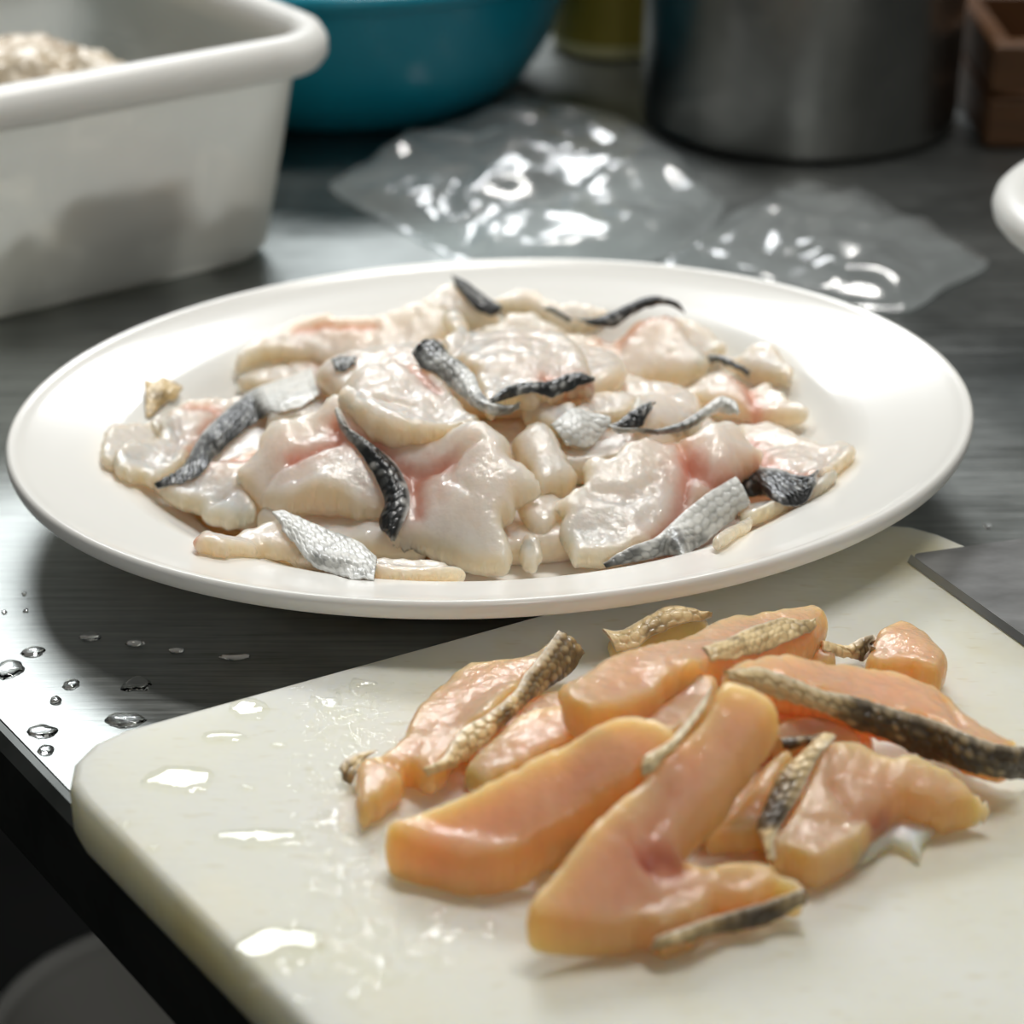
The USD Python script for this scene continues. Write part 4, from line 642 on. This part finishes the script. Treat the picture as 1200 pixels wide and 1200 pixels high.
for s_ in (-1, 1):
    hp = np.array([[s_ * (PR - .001), -.03, .17], [s_ * (PR + .03), -.028, .17], [s_ * (PR + .03), .028, .17], [s_ * (PR - .001), .03, .17]]); hp = spline(hp, 0.004, False)
    obj('handle', xform(trimesh.creation.sweep_polygon(sg.Point(0, 0).buffer(.004, quad_segs=4), hp, engine='earcut'), pc), M_POT, pot)
yc = np.array([0.058, 1.228, 0.0])
jug = thing('oil_jug', 'pale yellow plastic oil jug with a mustard band, between basin and stock pot', 'jug', at=yc)
obj('body', xform(lathe([(0, .0006), (.033, .0006), (.036, .004), (.036, .17), (.032, .19), (.018, .215), (.015, .22), (.015, .235), (0, .235)], 64, closed=False), yc), M_YELLOW, jug, smooth=50)
obj('label_band', xform(lathe([(.0355, .008), (.0368, .009), (.0368, .040), (.0355, .041)], 64), yc), M_YELLOW2, jug, smooth=50, label='mustard coloured lower band')
obj('cap', xform(trimesh.creation.cylinder(.018, .022, sections=32), yc + [0, 0, .246]), M_BLACK, jug)
wc = np.array([0.304, 1.092, 0.0])
crate = thing('wooden_crate', 'low dark brown wooden crate of boards at the right behind the white bowl', 'crate', at=wc)
for k in range(2):
    for (dx, dy, w, d) in ((0, -.048, .15, .010), (0, .048, .15, .010), (-.070, 0, .010, .084), (.070, 0, .010, .084)):
        obj('board', xform(rbox(w, d, .024, .0015), wc + [dx, dy, .001 + k * .027]), M_WOOD, crate)
obj('base_board', xform(rbox(.128, .084, .006, .001), wc + [0, 0, .001]), M_WOOD, crate)
gc = np.array([0.33, 1.26, 0.0])
can = thing('storage_box', 'dark grey box standing behind the wooden crate at the back right', 'box', at=gc)
obj('body', xform(rbox(.18, .10, .15, .006), gc + [0, 0, .0005]), M_GREY, can); obj('lid', xform(rbox(.186, .106, .012, .003), gc + [0, 0, .1505]), M_GREY, can)
ppx = np.array([0.242, 1.20, 0.0])
tube = thing('black_pole', 'thin black pole standing on a foot between pot and grey box', 'pole', at=ppx)
obj('rod', xform(trimesh.creation.cylinder(.006, .30, sections=20), ppx + [0, 0, .155]), M_BLACK, tube); obj('foot', xform(trimesh.creation.cylinder(.022, .005, sections=32), ppx + [0, 0, .0031]), M_BLACK, tube)
rb = onplane([(1158, 258)], (0.065, 0, 0))[0]; WR = 0.075
oc = np.array([rb[0] + WR + .005, rb[1] + 0.004, 0.0])
bowl = thing('white_bowl', 'white plastic bowl with rolled rim cut off by the right picture edge', 'bowl', at=oc)
pr = [(0, .0006), (.048, .0006), (.052, .003), (WR - .013, .055), (WR - .010, .060), (WR - .013, .060), (WR - .017, .055), (.048, .006), (0, .005)]
obj('body', xform(lathe(pr, 96, closed=False), oc), M_BOWL, bowl, smooth=45)
obj('rim', xform(lathe([(WR - .007 + .0085 * math.cos(a), .065 + .0075 * math.sin(a)) for a in ra], 96), oc), M_TUBRIM, bowl, smooth=True)
kc = onz([(195, 1215)], -0.30)[0]; kc[2] = -0.85
buc = thing('bucket', 'pale bucket on the floor in the dark below the table edge', 'bucket', at=kc)
BK = 0.55; KR = 0.075
pr = [(0, .001), (KR - .012, .001), (KR - .010, .006), (KR, BK), (KR - .003, BK), (KR - .014, .010), (0, .006)]
obj('body', xform(lathe(pr, 80, closed=False), kc), M_BOWL, buc, smooth=45)
obj('rim', xform(lathe([(KR + .004 * math.cos(a), BK + .006 * math.sin(a)) for a in ra], 80), kc), M_BOWL, buc, smooth=True)

# ------------------------------------------------------------------ clear film bags
def bag(pts, hmax, seed, label):
    w = onz(spline(C(0, *pts), 4), 0.004)[:, :2]; pol = sg.Polygon(w).buffer(0); pol = max(getattr(pol, 'geoms', [pol]), key=lambda g: g.area)
    p, t, d = tri_fill(pol, 0.0022, [0.0008, 0.002]); u = np.clip((d - .004) / .045, 0, 1)
    q = np.c_[p, np.full(len(p), seed)]
    rid = np.abs(meshkit.fbm(q * 20, 3, seed) - 0.5) * 2; cr = 1 - np.abs(meshkit.fbm(q * 36 + 9, 2, seed + 5) - 0.5) * 4
    top = 0.0016 + hmax * np.sqrt(u * (2 - u)) * (0.55 + 0.9 * rid) + 0.004 * np.clip(cr, 0, 1) * np.clip(u * 6, 0.15, 1)
    bot = 0.0004 + 0.0004 * np.clip(u * 5, 0, 1)
    v, f, _ = closed_solid(p, t, top, np.full(len(p), 0.0) + bot)
    obj('plastic_bag', (v, f), M_FILM, smooth=True, label=label, cat='plastic bag')
bag(((385, 212), (440, 180), (520, 145), (598, 116), (680, 132), (740, 150), (785, 180), (850, 235), (800, 285), (720, 310), (600, 312), (540, 300), (460, 258)), 0.016, 501, 'larger crumpled clear plastic bag behind the plate, left one of two')
bag(((775, 300), (850, 250), (930, 214), (1050, 242), (1160, 298), (1110, 330), (1060, 358), (940, 350), (850, 330)), 0.013, 502, 'smaller crumpled clear plastic bag behind the plate, right one of two')
